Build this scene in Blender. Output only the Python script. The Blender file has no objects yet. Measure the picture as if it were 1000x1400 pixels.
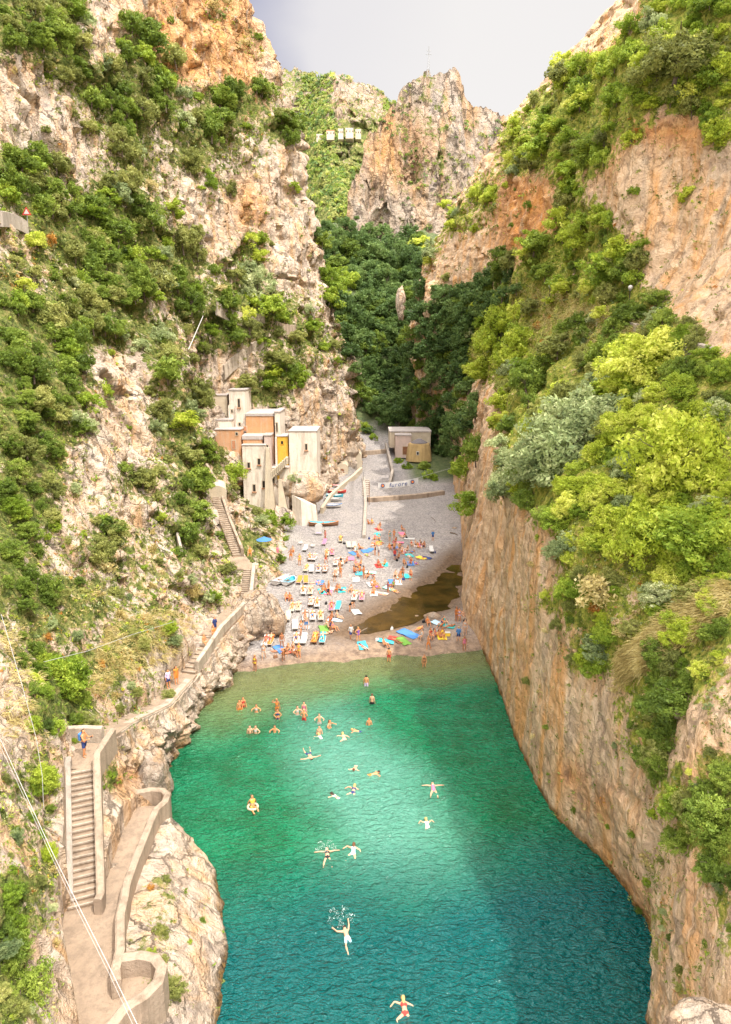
import bpy, bmesh, math, random
import numpy as np
from mathutils import Vector, Matrix
from mathutils.bvhtree import BVHTree
R = math.radians
random.seed(7); RS = np.random.RandomState(11)
S = bpy.context.scene
COL = S.collection

# ------------------------------------------------------------------ camera, world, sun, exposure
PITCH = R(12.1); F = 933.3; CZ = 30.0
cd = bpy.data.cameras.new('camera'); cam = bpy.data.objects.new('camera', cd); COL.objects.link(cam)
cam.location = (0, 0, CZ); cam.rotation_euler = (R(90) - PITCH, 0, 0)
cd.sensor_fit = 'VERTICAL'; cd.sensor_height = 36; cd.lens = 24; cd.clip_end = 8000; cd.clip_start = .2
S.camera = cam
SUN_DIR = Vector((0.375, -0.40, 0.94)).normalized()
sd = bpy.data.lights.new('sun', 'SUN'); sun = bpy.data.objects.new('sun', sd); COL.objects.link(sun)
sd.energy = 3.2; sd.angle = R(.6); sd.color = (1, .94, .84)
sun.rotation_euler = SUN_DIR.to_track_quat('Z', 'Y').to_euler()
W = bpy.data.worlds.new('World'); S.world = W; W.use_nodes = True
nt = W.node_tree; nt.nodes.clear()
def wn(t, **k):
    n = nt.nodes.new(t)
    for a, b in k.items(): setattr(n, a, b)
    return n
sky = wn('ShaderNodeTexSky', sky_type='NISHITA'); sky.sun_disc = False
sky.sun_elevation = math.asin(SUN_DIR.z); sky.sun_rotation = math.atan2(SUN_DIR.x, SUN_DIR.y)
bg1 = wn('ShaderNodeBackground'); bg1.inputs[1].default_value = .12
nt.links.new(sky.outputs[0], bg1.inputs[0])
tc = wn('ShaderNodeTexCoord'); mp = wn('ShaderNodeMapping'); mp.inputs['Scale'].default_value = (1.2, 1.2, 3.0)
nz = wn('ShaderNodeTexNoise'); nz.inputs['Scale'].default_value = 1.5; nz.inputs['Detail'].default_value = 5; nz.inputs['Roughness'].default_value = .5
nt.links.new(tc.outputs['Generated'], mp.inputs[0]); nt.links.new(mp.outputs[0], nz.inputs[0])
# grey-violet rain cloud up the valley to the left, bright white cover elsewhere
dp = wn('ShaderNodeVectorMath', operation='DOT_PRODUCT'); dp.inputs[1].default_value = Vector((-.42, .78, .50)).normalized()
nt.links.new(tc.outputs['Generated'], dp.inputs[0])
ad = wn('ShaderNodeMath', operation='MULTIPLY_ADD'); ad.inputs[1].default_value = .10; nt.links.new(nz.outputs[0], ad.inputs[0]); nt.links.new(dp.outputs['Value'], ad.inputs[2])
cr = wn('ShaderNodeValToRGB'); nt.links.new(ad.outputs[0], cr.inputs[0])
e = cr.color_ramp.elements
e[0].position = .90; e[0].color = (.90, .865, .835, 1)
e[1].position = 1.03; e[1].color = (.46, .46, .58, 1)
e2 = e.new(.975); e2.color = (.82, .79, .79, 1)
bg2 = wn('ShaderNodeBackground'); nt.links.new(cr.outputs[0], bg2.inputs[0])
# extra sky brightness added out of view, overhead and behind camera, to lift shade
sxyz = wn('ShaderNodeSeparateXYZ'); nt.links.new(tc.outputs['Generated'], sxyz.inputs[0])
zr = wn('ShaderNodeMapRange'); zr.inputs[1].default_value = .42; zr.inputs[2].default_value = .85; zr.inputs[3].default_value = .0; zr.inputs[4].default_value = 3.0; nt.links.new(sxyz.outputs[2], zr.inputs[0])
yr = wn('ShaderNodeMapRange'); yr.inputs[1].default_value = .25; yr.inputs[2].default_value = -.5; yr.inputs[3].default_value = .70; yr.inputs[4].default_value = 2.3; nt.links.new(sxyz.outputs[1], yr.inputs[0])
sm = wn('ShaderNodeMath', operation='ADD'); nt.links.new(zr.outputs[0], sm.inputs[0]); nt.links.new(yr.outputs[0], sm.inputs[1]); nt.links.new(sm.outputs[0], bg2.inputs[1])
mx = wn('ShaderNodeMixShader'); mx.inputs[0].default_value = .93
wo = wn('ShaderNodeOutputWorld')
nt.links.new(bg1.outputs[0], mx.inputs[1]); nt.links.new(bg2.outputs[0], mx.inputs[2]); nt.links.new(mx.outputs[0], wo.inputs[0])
S.view_settings.view_transform = 'Standard'; S.view_settings.look = 'None'; S.view_settings.gamma = 1
S.view_settings.exposure = 0.60

# ------------------------------------------------------------------ pixel helpers
CP, SP = math.cos(PITCH), math.sin(PITCH)
def ray(u, v):
    a = (u - 500) / F; b = (700 - v) / F
    return Vector((a, CP + b * SP, -SP + b * CP))
def at(u, v, Y):
    d = ray(u, v); return Vector((0, 0, CZ)) + d * (Y / d.y)
def atz(u, v, z):
    d = ray(u, v); return Vector((0, 0, CZ)) + d * ((z - CZ) / d.z)
def proj(P):
    P = np.asarray(P, float); y = P[..., 1]; z = P[..., 2] - CZ
    dep = y * CP - z * SP; up = y * SP + z * CP
    dep = np.where(dep < .1, .1, dep)
    return 500 + P[..., 0] / dep * F, 700 - up / dep * F, dep

# ------------------------------------------------------------------ numpy noise
PERM = np.random.RandomState(3).permutation(512).astype(np.int64); PERM = np.concatenate([PERM, PERM, PERM])
GR = np.random.RandomState(5).normal(size=(512, 3)); GR /= np.linalg.norm(GR, axis=1)[:, None]
def perlin(p):
    i = np.floor(p).astype(np.int64); f = p - i; i &= 511
    w = f * f * f * (f * (f * 6 - 15) + 10); out = 0
    for dx in (0, 1):
        for dy in (0, 1):
            for dz in (0, 1):
                h = PERM[PERM[PERM[(i[:, 0] + dx) & 511] + ((i[:, 1] + dy) & 511)] + ((i[:, 2] + dz) & 511)]
                g = GR[h]; d = ((f - (dx, dy, dz)) * g).sum(1)
                ww = (w[:, 0] if dx else 1 - w[:, 0]) * (w[:, 1] if dy else 1 - w[:, 1]) * (w[:, 2] if dz else 1 - w[:, 2])
                out = out + ww * d
    return out
def fbm(p, o=4, g=.5, ridged=False):
    s = 0; a = 1; p = np.array(p, float); n = 0
    for k in range(o):
        v = perlin(p + 17.3 * k)
        if ridged: v = .45 - np.abs(v) * 2
        s = s + a * v; n += a; a *= g; p = p * 2.03
    return s / n
def cellular(p):      # blocky facets: distance to nearest jittered point, plus a random value per cell
    i = np.floor(p).astype(np.int64); best = np.full(len(p), 9.); val = np.zeros(len(p)); sec = np.full(len(p), 9.)
    for dx in (-1, 0, 1):
        for dy in (-1, 0, 1):
            for dz in (-1, 0, 1):
                c = i + (dx, dy, dz); cc = c & 511
                h = PERM[PERM[PERM[cc[:, 0]] + cc[:, 1]] + cc[:, 2]]
                q = c + .5 + GR[h] * .45
                d = np.linalg.norm(p - q, axis=1)
                m = d < best
                sec = np.where(m, best, np.minimum(sec, d)); val = np.where(m, h / 512., val); best = np.where(m, d, best)
    return best, sec - best, val

# ------------------------------------------------------------------ materials
def mat(name):
    m = bpy.data.materials.new(name); m.use_nodes = True; t = m.node_tree
    return m, t, t.nodes['Principled BSDF']
def N(t, ty, **k):
    n = t.nodes.new(ty)
    for a, b in k.items():
        if a in n.inputs.keys(): n.inputs[a].default_value = b
        else: setattr(n, a, b)
    return n
def ramp(t, fac, stops):
    n = t.nodes.new('ShaderNodeValToRGB'); el = n.color_ramp.elements
    while len(el) < len(stops): el.new(.5)
    for e_, (p, c) in zip(el, stops):
        e_.position = p; e_.color = (*c, 1) if len(c) == 3 else c
    t.links.new(fac, n.inputs[0]); return n.outputs[0]
def mixc(t, fac, a, b, mode='MIX'):
    n = t.nodes.new('ShaderNodeMix'); n.data_type = 'RGBA'; n.blend_type = mode
    for s, v in ((0, fac), (6, a), (7, b)):
        if hasattr(v, 'is_linked'): t.links.new(v, n.inputs[s])
        else: n.inputs[s].default_value = v if s == 0 else ((*v, 1) if len(v) == 3 else v)
    return n.outputs[2]
def mth(t, op, a, b=None, c=None, clamp=False):
    n = t.nodes.new('ShaderNodeMath'); n.operation = op; n.use_clamp = clamp
    for s, v in ((0, a), (1, b), (2, c)):
        if v is None: continue
        if hasattr(v, 'is_linked'): t.links.new(v, n.inputs[s])
        else: n.inputs[s].default_value = v
    return n.outputs[0]
def noise(t, vec, scale, detail=4, rough=.55, dist=0):
    n = N(t, 'ShaderNodeTexNoise', Scale=scale, Detail=detail, Roughness=rough, Distortion=dist)
    t.links.new(vec, n.inputs['Vector']); return n.outputs[0]
def mapping(t, vec, sc, rot=(0, 0, 0)):
    n = t.nodes.new('ShaderNodeMapping'); n.inputs['Scale'].default_value = sc; n.inputs['Rotation'].default_value = rot
    t.links.new(vec, n.inputs[0]); return n.outputs[0]
def bump(t, b, h, strength, dist):
    n = N(t, 'ShaderNodeBump', Strength=strength, Distance=dist); t.links.new(h, n.inputs['Height'])
    t.links.new(n.outputs[0], b.inputs['Normal']); return n

def rock_material(name, warm=0., size=1., attr=True, dark=1., crk=1., lush=False):
    m, t, b = mat(name)
    P = N(t, 'ShaderNodeNewGeometry').outputs['Position']
    if size != 1: P = mapping(t, P, (1/size,)*3)
    n1 = noise(t, P, .16, 5, .6, .4); n2 = noise(t, P, .9, 6, .65, .3); n3 = noise(t, P, 5, 5, .7)
    st = noise(t, mapping(t, P, (.55, .55, .07), (0, R(8), 0)), 1., 5, .6, .5)
    D = dark
    base = ramp(t, n1, [(.30, (.36*D, .30*D, .265*D)), (.45, (.56*D, .44*D, .34*D)), (.56, (.66*D, .53*D, .41*D)), (.70, (.44*D, .385*D, .365*D))])
    light = ramp(t, n2, [(.30, (.15*D, .115*D, .095*D)), (.42, (.48*D, .36*D, .27*D)), (.55, (.66*D, .53*D, .41*D)), (.72, (.84*D, .75*D, .65*D))])
    c = mixc(t, .55, base, light)
    c = mixc(t, mth(t, 'MULTIPLY', ramp(t, st, [(.48, (0, 0, 0)), (.66, (1, 1, 1))]), .40 + .35 * warm), c, (.64*D, .36*D, .15*D))
    c = mixc(t, mth(t, 'MULTIPLY', ramp(t, st, [(.30, (1, 1, 1)), (.44, (0, 0, 0))]), .5), c, (.27*D, .245*D, .235*D))
    vf = N(t, 'ShaderNodeTexVoronoi', Scale=.42, feature='DISTANCE_TO_EDGE'); wf = N(t, 'ShaderNodeVectorMath', operation='MULTIPLY_ADD'); wf.inputs[1].default_value = (1.6, 1.6, 1.6)
    nf = N(t, 'ShaderNodeTexNoise', Scale=1.1, Detail=6., Roughness=.7); t.links.new(P, nf.inputs['Vector']); t.links.new(nf.outputs['Color'], wf.inputs[0]); t.links.new(mapping(t, P, (1, 1, .35), (R(18), R(-14), 0)), wf.inputs[2]); t.links.new(wf.outputs[0], vf.inputs['Vector'])
    fr = mth(t, 'MULTIPLY', ramp(t, vf.outputs['Distance'], [(0., (1, 1, 1)), (.035, (0, 0, 0))]), ramp(t, n1, [(.4, (.15*crk,)*3), (.6, (.8*crk,)*3)]))
    c = mixc(t, fr, c, (.16*D, .115*D, .085*D))
    if attr:
        a = N(t, 'ShaderNodeAttribute', attribute_name='cover'); sp = t.nodes.new('ShaderNodeSeparateColor'); t.links.new(a.outputs['Color'], sp.inputs[0])
        stn = mth(t, 'MULTIPLY', sp.outputs[0], ramp(t, noise(t, mapping(t, P, (.5, .5, .16)), 1.3, 5, .65, .8), [(.32, (0, 0, 0)), (.46, (1, 1, 1))]))
        oc = ramp(t, n2, [(.3, (.22, .08, .02)), (.5, (.56, .23, .04)), (.7, (.68, .38, .10))])
        c = mixc(t, mth(t, 'MULTIPLY', stn, .70), c, oc)
        gm = mth(t, 'ADD', mth(t, 'MULTIPLY', sp.outputs[1], .62), mth(t, 'MULTIPLY', mth(t, 'SUBTRACT', noise(t, P, .8, 6, .7), .5), 1.5))
        gm = ramp(t, gm, [(.30, (0, 0, 0)), (.40, (1, 1, 1))])
        gc = ramp(t, noise(t, P, 1.7, 5, .7), [(.32, (.05, .075, .018)), (.47, (.13, .16, .035)), (.58, (.24, .23, .07)), (.7, (.36, .27, .12))])
        if lush: gc = ramp(t, noise(t, P, 1.7, 5, .7), [(.32, (.07, .11, .02)), (.45, (.18, .24, .04)), (.57, (.34, .37, .08)), (.7, (.48, .42, .18))])
        c = mixc(t, gm, c, gc)
        # tide band near the waterline
        z = N(t, 'ShaderNodeSeparateXYZ'); t.links.new(N(t, 'ShaderNodeNewGeometry').outputs['Position'], z.inputs[0])
        tb = ramp(t, mth(t, 'ADD', mth(t, 'MULTIPLY', z.outputs[2], .5), mth(t, 'MULTIPLY', n2, .5)), [(.30, (1, 1, 1)), (.62, (0, 0, 0))])
        yy = mth(t, 'LESS_THAN', z.outputs[1], 69.)
        c = mixc(t, mth(t, 'MULTIPLY', mth(t, 'MULTIPLY', tb, sp.outputs[2]), yy), c, ramp(t, n3, [(.4, (.09, .06, .03)), (.6, (.26, .15, .05))]))
    if lush: c = mixc(t, 1., c, (1.0, .90, .76), 'MULTIPLY')
    t.links.new(c, b.inputs['Base Color']); b.inputs['Roughness'].default_value = .93; b.inputs['Specular IOR Level'].default_value = .2
    v = N(t, 'ShaderNodeTexVoronoi', Scale=.75, feature='DISTANCE_TO_EDGE')
    wv = N(t, 'ShaderNodeVectorMath', operation='MULTIPLY_ADD'); wv.inputs[1].default_value = (1.5, 1.5, 1.5)
    nn = N(t, 'ShaderNodeTexNoise', Scale=.8, Detail=4.); t.links.new(P, nn.inputs['Vector']); t.links.new(nn.outputs['Color'], wv.inputs[0]); t.links.new(mapping(t, P, (1, 1, .55), (R(25), R(15), 0)), wv.inputs[2])
    t.links.new(wv.outputs[0], v.inputs['Vector'])
    crack = ramp(t, v.outputs['Distance'], [(0., (0, 0, 0)), (.10, (1, 1, 1))])
    h = mth(t, 'ADD', mth(t, 'MULTIPLY', n2, .9), mth(t, 'ADD', mth(t, 'MULTIPLY', n3, .22), mth(t, 'MULTIPLY', crack, .13)))
    h = mth(t, 'ADD', h, mth(t, 'MULTIPLY', st, .7)); h = mth(t, 'SUBTRACT', h, mth(t, 'MULTIPLY', fr, .5))
    bump(t, b, h, .8 if lush else 1., 1.0 * size)
    return m

def simple(name, col, rough=.8, var=.15, scale=3., spec=.3, metal=0, bmp=0.):
    m, t, b = mat(name)
    P = N(t, 'ShaderNodeTexCoord').outputs['Object']
    n = noise(t, P, scale, 5, .65)
    lo = tuple(max(0, c * (1 - var)) for c in col); hi = tuple(min(1, c * (1 + var)) for c in col)
    t.links.new(ramp(t, n, [(.3, lo), (.7, hi)]), b.inputs['Base Color'])
    b.inputs['Roughness'].default_value = rough; b.inputs['Specular IOR Level'].default_value = spec; b.inputs['Metallic'].default_value = metal
    if bmp: bump(t, b, n, .6, bmp)
    return m
def plaster(name, col, stain=(.35, .31, .26), amt=.6):
    m, t, b = mat(name)
    P = N(t, 'ShaderNodeNewGeometry').outputs['Position']
    n = noise(t, P, .7, 6, .7, .4); st = noise(t, mapping(t, P, (1.2, 1.2, .18)), 1.2, 5, .65)
    c = ramp(t, n, [(.3, tuple(c * .82 for c in col)), (.6, col)])
    c = mixc(t, mth(t, 'MULTIPLY', ramp(t, st, [(.46, (0, 0, 0)), (.68, (1, 1, 1))]), amt), c, stain)
    n5 = noise(t, P, 6, 4, .7); c = mixc(t, mth(t, 'MULTIPLY', ramp(t, n5, [(.55, (0, 0, 0)), (.7, (1, 1, 1))]), .25), c, stain)
    t.links.new(c, b.inputs['Base Color']); b.inputs['Roughness'].default_value = .9
    n9 = noise(t, P, 2.2, 6, .75, .6); bump(t, b, mth(t, 'ADD', n5, n9), .8, .07)
    c = mixc(t, ramp(t, n9, [(.30, (.45, .45, .45)), (.42, (0, 0, 0))]), c, tuple(x * .55 for x in stain)); t.links.new(c, b.inputs['Base Color'])
    return m
def leaf_material(name, c0, c1, c2, trans=.35):
    m, t, b = mat(name)
    P = N(t, 'ShaderNodeNewGeometry').outputs['Position']
    n = noise(t, P, .55, 3, .6); n2 = noise(t, P, 5., 2, .6)
    f = mth(t, 'ADD', mth(t, 'MULTIPLY', n, .55), mth(t, 'MULTIPLY', n2, .45))
    oi = N(t, 'ShaderNodeObjectInfo'); f = mth(t, 'ADD', f, mth(t, 'MULTIPLY', mth(t, 'SUBTRACT', oi.outputs['Random'], .5), .16))
    c = ramp(t, f, [(.34, c0), (.5, c1), (.64, c2)])
    t.links.new(c, b.inputs['Base Color']); b.inputs['Roughness'].default_value = .55; b.inputs['Specular IOR Level'].default_value = .25
    tr = N(t, 'ShaderNodeBsdfTranslucent'); t.links.new(mixc(t, .5, c, c2), tr.inputs[0])
    ms = N(t, 'ShaderNodeMixShader'); ms.inputs[0].default_value = trans
    t.links.new(b.outputs[0], ms.inputs[1]); t.links.new(tr.outputs[0], ms.inputs[2]); t.links.new(ms.outputs[0], t.nodes['Material Output'].inputs[0])
    return m
M = {}
M['rock'] = rock_material('limestone', .75, crk=.9)
M['rock_warm'] = rock_material('warm_limestone', 1.2, crk=.45, dark=1.04, lush=True)
M['rock_far'] = rock_material('distant_limestone', .6, 4., dark=.60)
M['boulder'] = rock_material('boulder_stone', .3, .5, attr=False, dark=.72)
LEAF = {
 'g': leaf_material('holm_oak_leaves', (.06, .10, .018), (.17, .25, .035), (.34, .42, .07)),
 'o': leaf_material('olive_green_leaves', (.11, .13, .035), (.28, .31, .08), (.48, .47, .15)),
 'l': leaf_material('fresh_green_leaves', (.085, .145, .015), (.235, .345, .035), (.46, .54, .07)),
 'y': leaf_material('yellow_green_leaves', (.16, .24, .018), (.44, .53, .045), (.72, .73, .16)),
 'w': leaf_material('silver_green_leaves', (.09, .14, .055), (.33, .40, .17), (.66, .68, .38)),
 'd': leaf_material('dark_forest_leaves', (.032, .065, .02), (.10, .175, .045), (.22, .31, .09)),
 't': leaf_material('dry_grass_blades', (.28, .21, .07), (.52, .42, .16), (.72, .62, .32), .3),
 'x': leaf_material('rusty_leaves', (.26, .10, .02), (.50, .22, .05), (.62, .38, .08)),
}
M['bark'] = simple('bark', (.16, .12, .09), .95, .35, 4)
M['white_plaster'] = plaster('white_lime_plaster', (.76, .67, .57), (.45, .36, .28), .8)
M['orange_plaster'] = plaster('faded_orange_plaster', (.60, .30, .14), (.52, .42, .33), .6)
M['ochre_plaster'] = plaster('ochre_plaster', (.74, .42, .05), (.55, .34, .08), .3)
M['pale_plaster'] = plaster('cream_plaster', (.54, .45, .33), (.42, .36, .28), .6)
M['pink_plaster'] = plaster('pink_plaster', (.60, .46, .40), (.42, .34, .29), .5)
M['roof'] = plaster('weathered_flat_roof', (.46, .40, .37), (.30, .27, .25), .6)
M['concrete'] = plaster('path_concrete', (.34, .25, .175), (.19, .14, .10), .8)
M['parapet'] = plaster('parapet_render', (.38, .29, .215), (.17, .125, .085), .85)
M['parapet_pale'] = plaster('pale_parapet_render', (.46, .38, .30), (.22, .17, .125), .85)
M['stonewall'] = plaster('dry_stone_wall', (.40, .34, .285), (.25, .21, .17), .8)
M['dark'] = simple('dark_opening', (.03, .022, .018), .9, .2)
M['wood'] = simple('brown_wood', (.22, .10, .05), .8, .3)
M['tile'] = simple('terracotta_sill', (.42, .19, .10), .9, .3)
M['metal'] = simple('grey_metal', (.30, .30, .30), .5, .1, 3, .5, .6)
M['cable'] = simple('pale_steel_cable', (.42, .41, .40), .5, .05)
COLS = dict(white=(.52, .50, .48), cream=(.52, .44, .31), orange=(.70, .22, .04), red=(.52, .05, .04), pink=(.62, .17, .27), blue=(.07, .20, .46), navy=(.03, .05, .17),
            teal=(.04, .50, .50), mint=(.34, .72, .56), green=(.16, .34, .06), yellow=(.84, .60, .06), purple=(.25, .10, .42), black=(.02, .02, .022), grey=(.36, .36, .37),
            turquoise=(.06, .38, .48), khaki=(.42, .33, .16), lilac=(.62, .50, .70), brown=(.22, .11, .06), pale_blue=(.42, .62, .76))
FAB = {k: simple(k + '_cloth', v, .85, .10, 8) for k, v in COLS.items()}
PAINT = {k: simple(k + '_paint', v, .45, .08, 2, .4) for k, v in COLS.items()}
def skin_mat(n, c):
    m, t, b = mat(n); b.inputs['Roughness'].default_value = .5
    P = N(t, 'ShaderNodeTexCoord').outputs['Object']; nn = noise(t, P, 6, 3)
    t.links.new(ramp(t, nn, [(.3, tuple(x * .88 for x in c)), (.7, c)]), b.inputs['Base Color'])
    b.inputs['Subsurface Weight'].default_value = .08; b.inputs['Subsurface Radius'].default_value = (.05, .02, .01)
    return m
SKIN = {'tan': skin_mat('tanned_skin', (.62, .27, .12)), 'fair': skin_mat('fair_skin', (.62, .36, .225)), 'deep': skin_mat('deep_tanned_skin', (.42, .17, .075))}
HAIR = {'dark': simple('dark_hair', (.03, .018, .012), .6, .3), 'brown': simple('brown_hair', (.12, .05, .022), .6, .3), 'blond': simple('blond_hair', (.50, .32, .12), .6, .2)}

# ------------------------------------------------------------------ object helpers
def tag(o, label=None, cat=None, group=None, kind=None):
    if label: o['label'] = label
    if cat: o['category'] = cat
    if group: o['group'] = group
    if kind: o['kind'] = kind
    return o
def struct(o, kind='structure'): o['kind'] = kind; return o
def empty(name, loc, rz=0):
    o = bpy.data.objects.new(name, None); o.empty_display_size = .3; COL.objects.link(o); o.location = loc; o.rotation_euler = (0, 0, rz); return o
def link(name, me, m=None, parent=None, smooth=False):
    if m is not None:
        for mm in (m if isinstance(m, (list, tuple)) else [m]): me.materials.append(mm)
    if smooth: me.polygons.foreach_set('use_smooth', [True] * len(me.polygons))
    o = bpy.data.objects.new(name, me); COL.objects.link(o)
    if parent: o.parent = parent
    return o
def mesh_np(name, V, Fq):
    me = bpy.data.meshes.new(name); V = np.asarray(V, np.float32); Fq = np.asarray(Fq, np.int32)
    me.vertices.add(len(V)); me.vertices.foreach_set('co', V.ravel())
    k = Fq.shape[1]; me.loops.add(Fq.size); me.loops.foreach_set('vertex_index', Fq.ravel())
    me.polygons.add(len(Fq)); me.polygons.foreach_set('loop_start', np.arange(0, Fq.size, k, dtype=np.int32))
    me.polygons.foreach_set('loop_total', np.full(len(Fq), k, np.int32)); me.update(calc_edges=True); return me
class MB:
    def __init__(s): s.v = []; s.f = []
    def box(s, lo, hi, taper=0):
        n = len(s.v); (a, b, c), (d, e, f) = lo, hi
        for z, k in ((c, 0), (f, taper)):
            s.v += [(a + k, b + k, z), (d - k, b + k, z), (d - k, e - k, z), (a + k, e - k, z)]
        s.f += [(n+3, n+2, n+1, n), (n+4, n+5, n+6, n+7), (n, n+1, n+5, n+4), (n+1, n+2, n+6, n+5), (n+2, n+3, n+7, n+6), (n+3, n, n+4, n+7)]; return s
    def obox(s, c, half, rz=0, rx=0):
        n = len(s.v); Mx = Matrix.Rotation(rz, 3, 'Z') @ Matrix.Rotation(rx, 3, 'X'); c = Vector(c)
        for z in (-1, 1):
            for x, y in ((-1, -1), (1, -1), (1, 1), (-1, 1)): s.v.append(tuple(c + Mx @ Vector((x*half[0], y*half[1], z*half[2]))))
        s.f += [(n+3, n+2, n+1, n), (n+4, n+5, n+6, n+7), (n, n+1, n+5, n+4), (n+1, n+2, n+6, n+5), (n+2, n+3, n+7, n+6), (n+3, n, n+4, n+7)]; return s
    def tube(s, pts, r, k=6):
        pts = [Vector(p) for p in pts]; rr = r if isinstance(r, (list, tuple)) else [r] * len(pts); n0 = len(s.v)
        for i, p in enumerate(pts):
            d = (pts[min(i+1, len(pts)-1)] - pts[max(i-1, 0)]).normalized(); a = d.orthogonal().normalized() if i == 0 else (a - d * a.dot(d)).normalized(); b = d.cross(a)
            for j in range(k): th = 2*math.pi*j/k; s.v.append(tuple(p + (a*math.cos(th) + b*math.sin(th)) * rr[i]))
        for i in range(len(pts)-1):
            for j in range(k): q = n0 + i*k; s.f.append((q+j, q+(j+1) % k, q+k+(j+1) % k, q+k+j))
        s.f.append(tuple(n0 + j for j in reversed(range(k)))); s.f.append(tuple(n0 + (len(pts)-1)*k + j for j in range(k))); return s
    def prism(s, poly, z0, z1):
        n = len(s.v); k = len(poly)
        s.v += [(x, y, z0) for x, y in poly] + [(x, y, z1) for x, y in poly]
        s.f += [tuple(n + i for i in reversed(range(k))), tuple(n + k + i for i in range(k))]
        for i in range(k): j = (i+1) % k; s.f.append((n+i, n+j, n+k+j, n+k+i))
        return s
    def build(s, name, m, parent=None, bevel=0, smooth=False):
        me = bpy.data.meshes.new(name); me.from_pydata([tuple(v) for v in s.v], [], s.f)
        bm = bmesh.new(); bm.from_mesh(me); bmesh.ops.recalc_face_normals(bm, faces=bm.faces)
        if bevel: bmesh.ops.bevel(bm, geom=bm.edges[:], offset=bevel, segments=2, affect='EDGES', profile=.5)
        bm.to_mesh(me); bm.free()
        return link(name, me, m, parent, smooth)

# ------------------------------------------------------------------ what grows where on the slopes, coarse survey of the photo in 40 px cells
COVER = """goorrrks.............rygg
gggrorkks............lyyg
rsgoogkkk..........llloll
rrsgggsggs........lllgool
rrrsgsogsg.......ylggtkkl
ggrsosossrr......ylggrrrr
glsoosrsrrr.....ykkgrrrsr
slgggorrrrr....yskklgrrrr
stgggoorlrr...yrrrllglrrr
tsoggogswrr...rrrgglllrrr
ggoogsggwls....dlyttwgorr
ggggoosgosls...dyytgwgoor
gggrrgsrrlss...dyylogyygg
gggsrsorggrrs....lgwwyygg
ggorrowrrrrrs....lwwwyyyy
ggsrrsgorrrr.....wwwywyyy
ggsrgsgslrrr.....wgyyyyyy
ggrsrsgrss........gyyyyyy
gssosslsgs........ryyyyyy
gsssssssss........rtttyyy
ggttsssss.........sltsyly
stssttrr..........rslttll
sgsttrr..........rrsytgls
rllsss...........rrrrsggs
rglssr............rrrsgrs
rsrrrr............rrrsgrs
sgrlk.............rkrrgsg
ssrrr..............rkrsgg
ssrrrs.............rrrrgg
strrrrr............rkrsrg
gsrrssrr............kksrs
gsrrrsrr.............ksrs
orrrrsrr..............srs
grrrrlrr..............rsr
gsrrrrrr..............rrr""".split('\n')
GV = dict(g=.9, o=.85, l=.9, y=1., w=.9, d=.9, t=.85, s=.50, r=.10, k=.12); GV['.'] = .1
COVER_K = [(5, 0), (6, 0), (7, 0), (8, 0), (7, 1), (8, 1), (6, 1), (6, 2), (7, 2), (8, 2), (8, 3), (4, 0), (5, 1), (17, 7), (18, 7), (17, 8), (18, 8), (22, 4), (21, 4), (20, 5), (8, 6), (8, 7)]
CG = np.array([[GV[c] for c in row] for row in COVER]); CK = np.array([[1. if c == 'k' else 0. for c in row] for row in COVER])
for i_, j_ in COVER_K: CK[j_, i_] = 1.
CK[0:3, 5:9] = 1.; CK[0:2, 4] = .5
def sample(G, u, v):
    x = np.clip(u / 40 - .5, 0, 23.999); y = np.clip(v / 40 - .5, 0, 33.999); i = x.astype(int); j = y.astype(int); fx = x - i; fy = y - j
    return (G[j, i]*(1-fx) + G[j, i+1]*fx)*(1-fy) + (G[j+1, i]*(1-fx) + G[j+1, i+1]*fx)*fy
def paint(me, V, tide=1., g=None, k=None):
    u, v, dep = proj(V); inside = ((u > -60) & (u < 1060) & (v > -60) & (v < 1460))
    G = np.where(inside, sample(CG, u, v), .5) if g is None else g; K = sample(CK, u, v) if k is None else k
    c = np.ones((len(V), 4), np.float32); c[:, 0] = K; c[:, 1] = G; c[:, 2] = tide
    a = me.color_attributes.new('cover', 'FLOAT_COLOR', 'POINT'); a.data.foreach_set('color', c.ravel())
def grid_faces(a, b, flip=False):
    i = np.arange(a - 1)[:, None] * b + np.arange(b - 1)[None, :]
    f = np.stack([i, i + 1, i + b + 1, i + b], -1).reshape(-1, 4)
    return f[:, ::-1] if flip else f
def csp(x, xp, fp):      # monotone-ish cubic (pchip) interpolation along the last axis of fp
    x = np.asarray(x, float); xp = np.asarray(xp, float); fp = np.asarray(fp, float)
    h = np.diff(xp); d = np.diff(fp, axis=-1) / h; m = np.zeros_like(fp)
    m[..., 1:-1] = np.where(d[..., :-1]*d[..., 1:] > 0, 2*d[..., :-1]*d[..., 1:]/(d[..., :-1]+d[..., 1:]+1e-12), 0) ; m[..., 0] = d[..., 0]; m[..., -1] = d[..., -1]
    k = np.clip(np.searchsorted(xp, x) - 1, 0, len(xp) - 2); t = (x - xp[k]) / h[k]; H = h[k]
    return fp[..., k]*(2*t**3-3*t**2+1) + m[..., k]*H*(t**3-2*t**2+t) + fp[..., k+1]*(-2*t**3+3*t**2) + m[..., k+1]*H*(t**3-t**2)

TERR = []
def register(o): TERR.append(o); return o

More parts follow.
